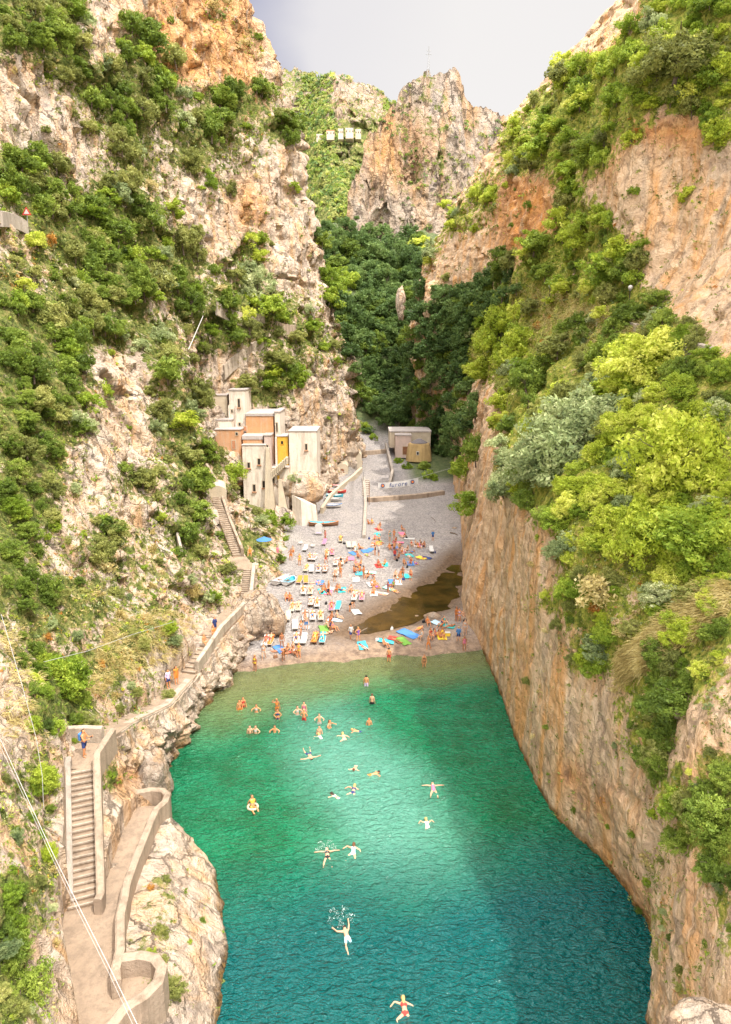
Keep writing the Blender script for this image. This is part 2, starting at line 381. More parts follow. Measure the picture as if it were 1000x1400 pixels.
# paths cut into the left cliff: (name, points (x_in, x_out, y, z))
PATHS = [
 [(-17.6, -16.0, 38.6, 7.0), (-17.5, -15.95, 36.0, 7.0), (-14.9, -13.5, 29.4, 3.3)],
 [(-14.2, -12.6, 38.0, 3.0), (-14.3, -12.6, 35.5, 3.05), (-13.75, -12.35, 31.5, 3.2), (-13.8, -12.2, 30.0, 3.25), (-15.0, -12.0, 29.2, 3.3), (-14.6, -11.8, 28.0, 3.3), (-12.8, -10.6, 24.6, 3.3), (-11.2, -8.4, 22.0, 3.3), (-11, -8.4, 18, 3.3)],
 [(-16.2, -14.7, 80.0, 7.2), (-14.6, -13.2, 78.4, 6.3), (-14.3, -13.0, 74.2, 3.7), (-14.7, -13.2, 70.0, 4.0), (-15.3, -14.0, 62.6, 4.4), (-16.6, -15.2, 56.8, 3.0), (-17.2, -15.7, 50.0, 3.6), (-18.0, -16.5, 44.0, 5.4), (-17.9, -16.2, 39.4, 6.95), (-17.9, -16.2, 38.61, 7.0)],
 [(-24.5, -23.2, 99.0, 15.4), (-22.0, -20.6, 95.0, 13.0), (-19.4, -18.0, 88.0, 10.0), (-16.2, -14.7, 80.01, 7.2)],
]
def bench(X, Y, Z):
    for P in PATHS:
        Q = sorted(P, key=lambda p: p[2]); ys = [q[2] for q in Q]
        xi = np.interp(Y, ys, [q[0] for q in Q]); xo = np.interp(Y, ys, [q[1] for q in Q]); zp = np.interp(Y, ys, [q[3] for q in Q])
        m = (Y >= ys[0]) & (Y <= ys[-1])
        X = np.where(m & (Z > zp - .15), np.minimum(X, xi - .05), X)
        nz_ = np.abs(fbm(np.stack([Y * .45, Z * .6, X * 0 + P[0][0]], 1), 4, .6)) * 3.2 + (cellular(np.stack([Y * .5, Z * .55, X * 0], 1))[2] - .2) * .9
        lowm = np.clip((zp - .5 - Z) / 1.2, 0, 1)
        X = np.where(m & (Z <= zp - .15) & (Z > zp - 6), np.maximum(X, xo + .30 + np.clip(nz_, 0, 3) * lowm), X)
    return X
def cliff(name, ys, zs, T, sign, ny, nz, zlow, rseed, mtl):
    T = np.array(T, float)
    yl = np.exp(np.linspace(math.log(ys[0] + 14), math.log(ys[-1] + 14), ny)) - 14
    q = np.linspace(0, 1, nz); zl = zs[0] + (zs[-1] - zs[0]) * (q * zlow + (1 - zlow) * q ** 2.2)
    A = csp(zl, zs, T)                       # rows = stations
    A = csp(yl, ys, A.T).T                   # (ny, nz)
    Y, Z = np.meshgrid(yl, zl, indexing='ij'); X = A.copy()
    P = np.stack([X.ravel(), Y.ravel(), Z.ravel()], 1)
    sc = np.clip(np.hypot(P[:, 1], P[:, 2] - 30) / 60, .55, 2.4)         # farther walls carry larger relief
    off = rseed
    big = fbm(P * (.045, .045, .0) + off, 4, .5) * 5.0
    rid = fbm(P * (.20, .20, .045) + off + 9 + fbm(P * .05 + 2, 2)[:, None], 4, .5, True) * 1.2
    _, e1, v1 = cellular(P * (.20, .20, .085) + off + fbm(P * .15 + 3, 2)[:, None] * 1.2)
    _, e2, v2 = cellular(P * (.60, .60, .28) + off + fbm(P * .5 + 5, 2)[:, None] * 1.0)
    blk = (v1 - .5) * (2.0 if sign < 0 else 1.2) * np.clip(e1 * 5, 0, 1) + (v2 - .5) * (.75 if sign < 0 else .5) * np.clip(e2 * 4, 0, 1)
    fin = fbm(P * 1.1 + off, 4, .6) * .55
    low = np.clip((P[:, 2] + 1) / 9, .60 if sign < 0 else .25, 1)
    slab = 1. if sign < 0 else np.where((P[:, 1] < 150) & (P[:, 1] > 34), np.interp(P[:, 2], [14, 22], [.55, 1]), 1.)
    d = big * np.clip(P[:, 2] / 25, .06, 1) + ((rid + blk) * sc * low + fin) * slab
    X = X.ravel() - sign * d
    if sign < 0:
        X = bench(X, P[:, 1], P[:, 2])
    # top surface leans back; displacement also tilts y and z a little so outlines are broken
    Yn = P[:, 1] + fbm(P * .35 + off + 40, 3) * .5; Zn = P[:, 2] + fbm(P * .3 + off + 60, 3) * .35
    if sign < 0:
        near = (P[:, 1] < 82) & (P[:, 2] < 12); Yn = np.where(near, P[:, 1], Yn); Zn = np.where(near, P[:, 2], Zn)
    V = np.stack([X, Yn, Zn], 1)
    me = mesh_np(name, V, grid_faces(ny, nz, flip=sign < 0)); paint(me, V)
    o = link(name, me, mtl, smooth=True); me.set_sharp_from_angle(angle=R(48)) if hasattr(me, 'set_sharp_from_angle') else None
    return register(struct(o))
LZ = [-4, 0, 3, 6, 10, 18, 28, 38, 48, 60, 80, 110, 140]
LT = {8: [-5, -6, -7.5, -9, -11.5, -16, -22, -29, -36, -42, -46, -52, -58],
 20: [-5.5, -6.6, -9, -10.8, -13, -18, -24, -31, -38, -43, -47, -53, -60],
 26: [-6, -6.8, -9.5, -12.6, -15, -19.5, -25, -32, -38, -43, -47, -53, -60],
 32: [-6.8, -7.7, -11, -15.2, -18, -22, -27, -33, -38, -43, -47, -53, -60],
 36: [-8.5, -9.3, -12, -16.5, -19, -23, -28, -33.5, -38.5, -43, -47, -53, -60],
 41.5: [-13.5, -14, -15.5, -17.5, -20.5, -25, -30, -35, -39, -44, -48, -54, -61],
 46: [-14.8, -15.4, -16.5, -18.5, -21.5, -26, -31, -36, -40, -45, -49, -54, -61],
 52: [-14.5, -15.2, -16.5, -18.5, -22, -27, -31.5, -37, -41, -45, -49, -54, -61],
 60: [-13.5, -14, -15.5, -17.5, -21, -26, -31, -37, -41, -45, -49, -54, -61],
 70: [-13, -13.3, -15, -17, -20, -25, -30, -36, -41, -45, -49, -54, -61],
 80: [-12.5, -12.8, -14.5, -17, -19.5, -24.5, -30, -36, -41, -45, -49, -54, -61],
 90: [-11.5, -12, -14, -17, -19.5, -24.5, -30, -35.5, -40, -44.5, -48, -54, -61],
 100: [-11.8, -12, -14, -17.5, -21, -25, -29.5, -34.5, -39, -43, -46, -52, -60],
 110: [-12, -12.4, -15, -19.5, -24.5, -27.5, -30, -33, -36.5, -40, -43, -48, -58],
 120: [-12.2, -12.5, -15, -21, -25, -28, -30, -31.5, -34, -37, -40, -46, -56],
 130: [-10.5, -11, -11.5, -13.5, -17, -22.5, -25, -26, -28.5, -31, -35, -43, -55],
 140: [-8, -8, -8.3, -8.6, -9.2, -11, -14.5, -18, -21.5, -24.5, -30, -40, -52],
 152: [-4, -4, -4.5, -5, -5.5, -7, -9, -12, -15, -17.5, -22.5, -33, -48],
 165: [-2, -2, -2.2, -2.4, -2.6, -3, -5, -8, -10, -12, -17, -29, -45],
 178: [-3, -3, -3.2, -3.5, -4, -6, -9, -12, -14, -16, -21, -33, -50],
 195: [-12, -12, -12.5, -13, -14, -17, -21, -24, -27, -30, -36, -48, -60],
 225: [-45, -45, -46, -47, -48, -50, -52, -54, -56, -60, -66, -75, -85]}
cliff('left_cliff', list(LT), LZ, list(LT.values()), -1, 760, 430, .45, 0., M['rock'])
RZ = [-4, 0, 3, 6, 10, 15, 20, 25, 32, 40, 50, 60, 75, 90, 110]
RT = {6: [6, 6.5, 7, 7.5, 8.5, 10.5, 13.5, 17, 21, 25, 29, 32, 36, 42, 50],
 14: [8, 8.5, 9, 9.5, 10.5, 12.5, 15.5, 19, 23, 27, 30, 33, 37, 43, 50],
 20: [11, 11.5, 12, 12.2, 12.6, 14, 17, 21, 25, 28.5, 31, 33, 38, 44, 52],
 26: [12.6, 13.1, 13.4, 13.5, 13.7, 14.8, 18, 22, 26.5, 29.5, 32, 34, 39, 45, 54],
 31: [15.2, 15.6, 15, 14.6, 14.6, 15.2, 18, 22.5, 27, 30.5, 33, 35, 40, 46, 55],
 36: [14.6, 14.9, 14.5, 14.3, 14.3, 14.8, 17.5, 22.5, 27.5, 31, 33.5, 35.5, 40, 46, 55],
 42: [12.6, 12.8, 12.9, 13, 13.2, 13.6, 15.5, 21, 27, 31, 33.5, 35.5, 40, 46, 55],
 50: [12.2, 12.4, 12.5, 12.6, 12.8, 13.1, 13.9, 19, 25.5, 31, 34, 36, 40, 46, 55],
 60: [12.4, 12.7, 12.8, 13, 13.2, 13.6, 14.3, 18.5, 25, 31, 34.5, 36, 39, 45, 55],
 70: [12.4, 12.6, 12.8, 13.1, 13.6, 14.2, 15.2, 18, 24, 29.5, 32, 33.5, 36.5, 43, 55],
 77: [11.5, 11.8, 12.2, 12.8, 13.6, 14.5, 15.6, 18, 23, 26.5, 27.5, 29, 32.5, 42, 55],
 92: [13.2, 13.5, 13.7, 14, 14.6, 15.4, 16.5, 18.5, 23.5, 26.5, 28, 30, 35, 45, 58],
 105: [15, 15.3, 15.5, 15.8, 16.4, 17.2, 18, 19.6, 24, 29, 32.5, 34.5, 38, 46, 60],
 120: [16.8, 17.2, 17.5, 17.8, 18.3, 19, 19.8, 21, 24, 27, 28, 29.5, 34, 44, 60],
 135: [18.2, 18.6, 18.8, 19, 19.6, 20.4, 21.4, 22.6, 25, 27.5, 29, 31, 35, 44, 60],
 150: [19.5, 20, 20, 20, 20.5, 21, 22, 23.5, 26, 28, 30, 31, 34, 42, 60],
 170: [26, 26, 25, 25, 24, 23, 22, 22, 23, 24, 26, 28, 32, 40, 60],
 190: [22, 21, 20, 19, 17, 16, 15.5, 15, 15, 15.5, 17, 20.5, 27, 37, 62],
 205: [14, 14, 14, 14, 14, 14, 14, 14, 14.5, 15, 16.5, 20, 27, 38, 62],
 225: [18, 18, 18, 18, 18, 18, 18, 18, 19, 20, 24, 28, 36, 46, 66],
 260: [50, 50, 50, 50, 50, 50, 50, 50, 50, 52, 55, 60, 68, 76, 90]}
cliff('right_cliff', list(RT), RZ, list(RT.values()), 1, 700, 400, .6, 31., M['rock_warm'])

# ------------------------------------------------------------------ beach, river bed and ravine floor: one ground sheet
def shore_y(x): return 66.6 + .20 * x - .004 * (x + 2) ** 2 + .30 * np.sin(x * .7)
def ground_z(x, y):
    s = y - shore_y(x)
    z = np.interp(s, [-60, -30, -12, -4, 0, 3, 10, 40, 76, 84, 120, 140, 165, 200, 260], [-6, -4.5, -1.7, -.5, -.02, .45, .9, 2.0, 3.3, 4.6, 9.0, 18., 42., 74., 88.])
    # stream pool scoured along the right side of the beach
    cx = np.interp(y, [70, 74, 80, 90, 100, 112], [-3, 1, 6.0, 11.5, 15, 18]); w = np.interp(y, [70, 80, 92, 110], [2.0, 4.6, 2.4, 1.0])
    z = z - np.interp(np.abs(x - cx) / w, [0, .7, 1.25], [.62, .45, 0]) * np.interp(y, [70.5, 74, 96, 112], [0, 1, .9, 0])
    # ramp where the boats lie
    z = z + np.interp(x, [-9.5, -3.5, -2.4], [1.6, 1.2, 0]) * np.interp(y, [118, 140, 170], [0, 1, 1])
    z = z + np.clip((np.abs(x - 6) - 16) / 14, 0, 3) * np.interp(y, [150, 190, 215, 240], [0, 6, 6, 0])
    return z
xs = np.linspace(-34, 44, 330); ysg = np.concatenate([np.linspace(8, 64, 60, endpoint=False), np.linspace(64, 100, 230, endpoint=False), np.linspace(100, 330, 200)])
GX, GY = np.meshgrid(xs, ysg, indexing='ij'); GXf, GYf = GX.ravel(), GY.ravel()
GZ = ground_z(GXf, GYf); Pn = np.stack([GXf, GYf, GZ * 0], 1)
chn = np.interp(np.abs(GXf - np.interp(GYf, [70, 74, 80, 90, 100, 112], [-3, 1, 6.0, 11.5, 15, 18])), [4, 9], [1, 0]) * np.interp(GYf, [70, 75, 98, 110], [0, 1, 1, 0])
GZ = GZ + fbm(Pn * .28 + 4, 4) * .75 * chn + fbm(Pn * .35, 4) * .16 + fbm(Pn * 1.6, 3) * .05 + np.where(GYf > 195, fbm(Pn * .05, 3) * 14, 0)
me = mesh_np('beach', np.stack([GXf, GYf, GZ], 1), grid_faces(len(xs), len(ysg), flip=True))
c = np.ones((len(GXf), 4), np.float32)
cx = np.interp(GYf, [66, 74, 80, 90, 100, 112], [-5, 1, 6.0, 11.5, 15, 18]); w = np.interp(GYf, [70, 80, 92, 110], [4.5, 8.0, 5.0, 3.])
c[:, 0] = np.clip(1.5 - np.abs(GXf - cx) / w, 0, 1) * np.interp(GYf, [68, 72, 100, 114], [0, 1, 1, 0])   # wet stream gravel
c[:, 1] = np.clip((GYf - 150) / 6, 0, 1) * np.interp(np.abs(GXf - 3), [6, 9], [0, 1]) + np.clip((GYf - 190) / 10, 0, 1)
c[:, 1] = np.clip(c[:, 1], 0, 1); c[:, 2] = np.clip(1.25 - (GYf - shore_y(GXf)) / np.interp(GXf, [-8, 0], [3.5, 7.]), 0, 1)
a = me.color_attributes.new('cover', 'FLOAT_COLOR', 'POINT'); a.data.foreach_set('color', c.ravel())
m, t, b = mat('pebble_beach')
P = N(t, 'ShaderNodeNewGeometry').outputs['Position']; A = N(t, 'ShaderNodeAttribute', attribute_name='cover'); sp = t.nodes.new('ShaderNodeSeparateColor'); t.links.new(A.outputs['Color'], sp.inputs[0])
v = N(t, 'ShaderNodeTexVoronoi', Scale=5.5); t.links.new(P, v.inputs['Vector'])
pc = N(t, 'ShaderNodeSeparateColor'); t.links.new(v.outputs['Color'], pc.inputs[0])
peb = ramp(t, pc.outputs[0], [(.1, (.11, .10, .098)), (.5, (.24, .215, .205)), (.9, (.42, .38, .35))])
big = ramp(t, noise(t, P, .25, 6, .6, .5), [(.35, (.19, .17, .17)), (.55, (.27, .24, .22)), (.7, (.33, .285, .25))])
cc = mixc(t, .5, peb, big)
wn_ = noise(t, P, 1.1, 5, .7)
wet = mth(t, 'MULTIPLY', sp.outputs[0], ramp(t, mth(t, 'ADD', wn_, mth(t, 'MULTIPLY', sp.outputs[0], .45)), [(.52, (0, 0, 0)), (.66, (1, 1, 1))]))
cc = mixc(t, wet, cc, ramp(t, noise(t, P, 3, 5, .7), [(.3, (.06, .035, .018)), (.55, (.13, .08, .045)), (.75, (.22, .155, .10))]))
cc = mixc(t, mth(t, 'MULTIPLY', sp.outputs[2], .88), cc, ramp(t, wn_, [(.38, (.13, .08, .05)), (.62, (.30, .205, .13))]))
cc = mixc(t, sp.outputs[1], cc, ramp(t, wn_, [(.35, (.035, .06, .015)), (.6, (.10, .12, .04)), (.72, (.25, .2, .13))]))
t.links.new(cc, b.inputs['Base Color']); b.inputs['Roughness'].default_value = .9
bump(t, b, mth(t, 'ADD', v.outputs['Distance'], noise(t, P, 1.5, 5, .6)), .7, .12)
BEACH = register(struct(link('beach', me, m, smooth=True)))

# ------------------------------------------------------------------ sea
def sea_faces():
    X = np.linspace(-22, 24, 520); Y = np.exp(np.linspace(math.log(20), math.log(74), 620))
    GX, GY = np.meshgrid(X, Y, indexing='ij'); x, y = GX.ravel(), GY.ravel(); P = np.stack([x, y, x*0], 1)
    calm = np.interp(x + .12 * (y - 45), [-9, 1, 5], [.45, .8, 1.])
    rot = np.stack([x*.75 + y*.66, -x*.66 + y*.75, x*0], 1)
    z = fbm(rot * (.55, 1.25, 1), 3, .55) * .30 + fbm(rot * (2.0, 3.6, 1) + 8, 2) * .10
    sh = np.clip(1 - (shore_y(x) - y) / (9 + np.clip(-x, 0, 12) * .5), 0, 1)
    z = z * calm * (1 - .75 * sh)
    return mesh_np('sea', np.stack([x, y, z], 1), grid_faces(len(X), len(Y), flip=True)), x, y, sh
me, x, y, sh = sea_faces()
nx = fbm(np.stack([x*.12, y*.12, x*0], 1), 3) * 6
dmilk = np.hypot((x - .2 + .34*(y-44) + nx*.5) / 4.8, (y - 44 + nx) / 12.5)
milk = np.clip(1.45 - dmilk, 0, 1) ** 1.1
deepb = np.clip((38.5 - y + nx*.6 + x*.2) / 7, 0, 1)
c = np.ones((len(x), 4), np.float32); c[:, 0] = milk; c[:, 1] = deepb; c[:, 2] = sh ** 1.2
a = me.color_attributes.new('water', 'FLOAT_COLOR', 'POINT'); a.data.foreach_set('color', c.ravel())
m, t, b = mat('sea_water')
P = N(t, 'ShaderNodeNewGeometry').outputs['Position']; A = N(t, 'ShaderNodeAttribute', attribute_name='water'); sp = t.nodes.new('ShaderNodeSeparateColor'); t.links.new(A.outputs['Color'], sp.inputs[0])
wn1 = noise(t, P, .35, 4, .6)
cc = ramp(t, wn1, [(.35, (.002, .115, .042)), (.65, (.005, .19, .085))])
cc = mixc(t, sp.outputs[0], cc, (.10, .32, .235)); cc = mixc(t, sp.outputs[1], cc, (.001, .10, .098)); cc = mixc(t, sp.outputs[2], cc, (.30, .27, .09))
t.links.new(cc, b.inputs['Base Color']); b.inputs['Roughness'].default_value = .06; b.inputs['IOR'].default_value = 1.33; b.inputs['Specular IOR Level'].default_value = .7
nb = mth(t, 'ADD', noise(t, mapping(t, P, (1.5, 3.4, 1), (0, 0, R(-40))), .95, 3, .5, .6), mth(t, 'MULTIPLY', noise(t, mapping(t, P, (3., 5., 1), (0, 0, R(20))), 1.4, 2, .5), .45)); bump(t, b, nb, 1., .60)
tr = N(t, 'ShaderNodeBsdfTransparent'); tr.inputs[0].default_value = (.62, .86, .74, 1)
ms = N(t, 'ShaderNodeMixShader'); t.links.new(mth(t, 'MULTIPLY_ADD', mth(t, 'POWER', sp.outputs[2], 2.), .60, .13), ms.inputs[0])
t.links.new(b.outputs[0], ms.inputs[1]); t.links.new(tr.outputs[0], ms.inputs[2]); t.links.new(ms.outputs[0], t.nodes['Material Output'].inputs[0])
M['sea'] = m
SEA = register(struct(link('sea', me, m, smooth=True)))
# pool left by the stream behind the shingle bar
py_ = np.linspace(72.6, 97, 40); pcx = np.interp(py_, [70, 74, 80, 90, 100, 112], [-3, 1, 6.0, 11.5, 15, 18]); pw = np.interp(py_, [72.6, 75, 80, 92, 97], [1.0, 3.2, 4.9, 2.6, 1.2])
PV = np.array([(pcx[i_] + q_ * pw[i_], py_[i_], np.interp(py_[i_], [72, 76, 84, 97], [.36, .50, .78, 1.22])) for i_ in range(40) for q_ in np.linspace(-1, 1, 8)])
pm = mesh_np('stream_pool', PV, grid_faces(40, 8))
m, t, b = mat('brown_pool_water'); P = N(t, 'ShaderNodeNewGeometry').outputs['Position']
t.links.new(ramp(t, noise(t, P, .5, 4), [(.35, (.03, .022, .006)), (.6, (.085, .05, .012))]), b.inputs['Base Color']); b.inputs['Roughness'].default_value = .05
bump(t, b, noise(t, P, 2.5, 3), .15, .05)
tr = N(t, 'ShaderNodeBsdfTransparent'); tr.inputs[0].default_value = (.45, .30, .12, 1); ms = N(t, 'ShaderNodeMixShader'); ms.inputs[0].default_value = .3
t.links.new(b.outputs[0], ms.inputs[1]); t.links.new(tr.outputs[0], ms.inputs[2]); t.links.new(ms.outputs[0], t.nodes['Material Output'].inputs[0])
pass
POOL = struct(link('stream_pool_water', pm, m))

# ------------------------------------------------------------------ distant ridges
def ridge(name, crest, front, zfoot, back, ns, ntt, power, amp, mtl, seed, gcov, gvar):
    pts = np.array([tuple(at(*c)) for c in crest]); L = np.concatenate([[0], np.cumsum(np.linalg.norm(np.diff(pts, axis=0), axis=1))])
    s = np.linspace(0, L[-1], ns); C = np.stack([csp(s, L, pts[:, k]) for k in range(3)], 1)
    tt = np.concatenate([np.linspace(1, 0, ntt), -np.linspace(0, 1, 12)[1:]])
    V = np.zeros((ns, len(tt), 3))
    for j, q in enumerate(tt):
        if q >= 0:
            V[:, j, 0] = C[:, 0] * (1 - .12 * q) ; V[:, j, 1] = C[:, 1] - front * q; V[:, j, 2] = C[:, 2] + (zfoot - C[:, 2]) * q ** power
        else:
            V[:, j, 0] = C[:, 0]; V[:, j, 1] = C[:, 1] - back * q; V[:, j, 2] = C[:, 2] + (zfoot - C[:, 2]) * (-q) ** .8
    P = V.reshape(-1, 3); k = amp
    d = fbm(P * (.9/k/10) + seed, 5, .55, True) * k * 1.3; _, e1, v1 = cellular(P * (np.array([1.2, 1.2, .55]) / k / 1.8) + seed)
    d2 = (v1 - .5) * k * 1.7 * np.clip(e1 * 4, 0, 1) + fbm(P * (2.5 / k) + seed, 3) * k * .4
    fade = np.clip(np.tile(np.abs(tt), ns) * 6, .25, 1)
    P = P.copy(); P[:, 1] -= (d + d2) * fade; P[:, 0] += fbm(P * (1.2/k/3) + seed + 20, 3) * k * 1.1; P[:, 2] += fbm(P * (1.5/k) + seed + 50, 3) * k * .8 + (cellular(P * (1.1/k) + seed)[2] - .5) * k * .5
    me = mesh_np(name, P, grid_faces(ns, len(tt)))
    g = gcov + gvar * fbm(P * (.8/k/8) + 70, 3) * 2; u, v_, _ = proj(P)
    if name == 'far_hillside': g = np.clip(g + np.clip((v_ - 150) / 60, 0, .5), 0, 1.0)
    kk = np.clip(fbm(P * (.5/k/6) + 90, 2) * 3 - .35, 0, .5) if name == 'middle_crag' else fbm(P * (.5/k/8) + 90, 2) * .6
    paint(me, P, 0., np.clip(g, 0, 1), np.clip(kk, 0, 1))
    return register(struct(link(name, me, mtl, smooth=True)))
ridge('middle_crag', [(450, 400, 296), (462, 345, 298), (474, 285, 302), (490, 228, 306), (508, 190, 310), (522, 168, 312), (541, 148, 315), (552, 122, 318), (570, 104, 320), (600, 97, 320), (628, 104, 322), (640, 138, 324), (662, 150, 326), (690, 156, 330), (730, 162, 330), (800, 172, 330)],
      34, 20, 160, 460, 300, .62, 6.5, rock_material('crag_limestone', .9, 3., dark=.66), 4., .30, .35)
ridge('far_hillside', [(250, 104, 900), (340, 102, 900), (372, 99, 900), (400, 96, 900), (425, 99, 900), (436, 108, 860), (455, 102, 820), (478, 106, 800), (500, 114, 800), (520, 126, 800), (536, 140, 800), (560, 160, 820), (620, 190, 840), (760, 230, 840)],
      430, 70, 400, 420, 300, .85, 11., M['rock_far'], 14., .46, .5)

# ------------------------------------------------------------------ casting onto the terrain
bpy.context.view_layer.update(); DG = bpy.context.evaluated_depsgraph_get()
EV = {o.name: o.evaluated_get(DG) for o in TERR}
CO = Vector((0, 0, CZ))
def cast(u, v, only=None, o=CO, d=None):
    d = (ray(u, v) if d is None else d).normalized(); best = None
    for n, e_ in EV.items():
        if only and n not in only: continue
        ok, p, nrm, _ = e_.ray_cast(o, d)
        if ok and (best is None or (p - o).length < best[3]): best = (p.copy(), nrm.copy(), n, (p - o).length)
    return best
def drop(x, y, only=('beach',), z=60):
    h = cast(0, 0, only, Vector((x, y, z)), Vector((0, 0, -1))); return h[0].z if h else 0
def depth_of(p): return float(proj(np.array([p]))[2][0])

# ------------------------------------------------------------------ plants
def leaf_quads(C, Nn, size, aspect=.55, rs=RS, flat=.55):
    n = len(C); r = rs.normal(size=(n, 3)); r /= np.linalg.norm(r, axis=1)[:, None]
    nn = Nn * flat + r * (1.1 - flat); nn /= np.linalg.norm(nn, axis=1)[:, None]
    t = np.cross(nn, rs.normal(size=(n, 3))); t /= np.linalg.norm(t, axis=1)[:, None] + 1e-9; bq = np.cross(nn, t)
    s = (size * np.clip(rs.lognormal(-.12, .42, n), .35, 2.2))[:, None]; a = t * s; b_ = bq * s * aspect
    V = np.stack([C - a, C - b_ * .9 + a * .1, C + a, C + b_ * .9 - a * .1], 1).reshape(-1, 3)
    return V, np.arange(4 * n).reshape(-1, 4)
def crown_mesh(name, nc, nl, leaf, shape=(1, 1, .8), clump=.34, seed=0, up=0.):
    rs = np.random.RandomState(seed)
    d = rs.normal(size=(nc, 3)); d /= np.linalg.norm(d, axis=1)[:, None]; d[:, 2] = np.where(d[:, 2] < -.75, -d[:, 2], d[:, 2])
    rad = rs.uniform(.25, 1.0, nc) ** .8; cc = d * rad[:, None] * np.array(shape)
    cr_ = clump * rs.uniform(.45, 1.35, nc)
    k = rs.randint(0, nc, nc * nl); q = rs.normal(size=(nc * nl, 3)); q /= np.linalg.norm(q, axis=1)[:, None]
    C = cc[k] + q * (cr_[k] * rs.uniform(.55, 1.05, nc * nl))[:, None] * (1, 1, .8)
    V, Fq = leaf_quads(C, q, leaf, .55, rs); V[:, 2] += up
    return mesh_np(name, V, Fq)
def stems_mesh(name, h, k, seed, r=.06):
    rnd = random.Random(seed); b_ = MB(); b_.tube([(0, 0, -.35), (rnd.uniform(-.05, .05), rnd.uniform(-.05, .05), h * .45), (rnd.uniform(-.1, .1), 0, h)], [r, r * .75, r * .35], 6)
    for i in range(k):
        a = 2 * math.pi * i / k + rnd.uniform(-.4, .4); z = h * rnd.uniform(.3, .6); L = rnd.uniform(.45, .75)
        b_.tube([(0, 0, z), (math.cos(a) * L * .5, math.sin(a) * L * .5, z + .3), (math.cos(a) * L, math.sin(a) * L, z + .5)], [r * .5, r * .35, r * .15], 5)
    me = bpy.data.meshes.new(name); me.from_pydata(b_.v, [], b_.f); me.materials.append(M['bark']); return me
NV = 5
CR = {'tree': [crown_mesh('crown', 44, 90, .072, (1, 1, .95), .32, 10 + i, .55) for i in range(NV)],
      'shrub': [crown_mesh('foliage', 34, 80, .078, (1.05, 1, .85), .33, 30 + i, .30) for i in range(NV)],
      'near': [crown_mesh('foliage', 90, 120, .045, (1.05, 1, .9), .24, 50 + i, .30) for i in range(3)],
      'dry': [crown_mesh('foliage', 20, 50, .085, (1, 1, .7), .40, 70 + i, .2) for i in range(3)]}
for L_ in CR.values():
    for me_ in L_: me_.materials.append(LEAF['g'])
TRK = [stems_mesh('trunk', .9, 5, i) for i in range(3)]; STM = [stems_mesh('stem', .4, 5, 9 + i, .035) for i in range(2)]
def set_mat(o, m):
    o.material_slots[0].link = 'OBJECT'; o.material_slots[0].material = m
def copy_mesh_obj(name, me, m=None, parent=None):
    o = bpy.data.objects.new(name, me); COL.objects.link(o)
    if m: set_mat(o, m)
    if parent: o.parent = parent
    return o
PLANT = {'g': ('evergreen_tree', 'dark green evergreen', 'tree'), 'o': ('olive_tree', 'dull olive green tree', 'tree'), 'l': ('leafy_shrub', 'fresh green leafy shrub', 'shrub'),
         'y': ('broom_shrub', 'yellow green shrub', 'shrub'), 'w': ('silver_shrub', 'pale silvery green shrub', 'shrub'), 'd': ('forest_tree', 'deep green forest tree', 'tree'),
         't': ('dry_bush', 'straw coloured dry bush', 'bush'), 'x': ('rusty_bush', 'rust brown withered bush', 'bush')}
def region(u, v, n):
    if n == 'left_cliff':
        if v > 1000: return 'low on the near left rocks by the steps'
        if u > 400: return 'on the edge of the left spur above the village'
        if v > 700: return 'on the bare left cliff above the shore path'
        if u > 255 and v > 400: return 'round the village on the left slope'
        if v < 230: return 'high on the upper left cliff face'
        if v < 520: return 'in the green band across the left cliff'
        return 'on the middle of the left cliff below the green band'
    if n == 'right_cliff':
        if v > 880: return 'low on the near right cliff above dark water'
        if v < 330 and u > 780: return 'on top of the right hand crag'
        if v < 330: return 'along the skyline ridge on the right'
        if u < 640: return 'on the right wall of the ravine'
        if v < 470: return 'on the terraces below the right crag'
        return 'on the steep green slope above the right sea wall'
    if n == 'beach': return 'on the ravine floor behind the beach'
    if n == 'middle_crag': return 'on the pinkish crag in the middle distance'
    return 'on the far hillside'
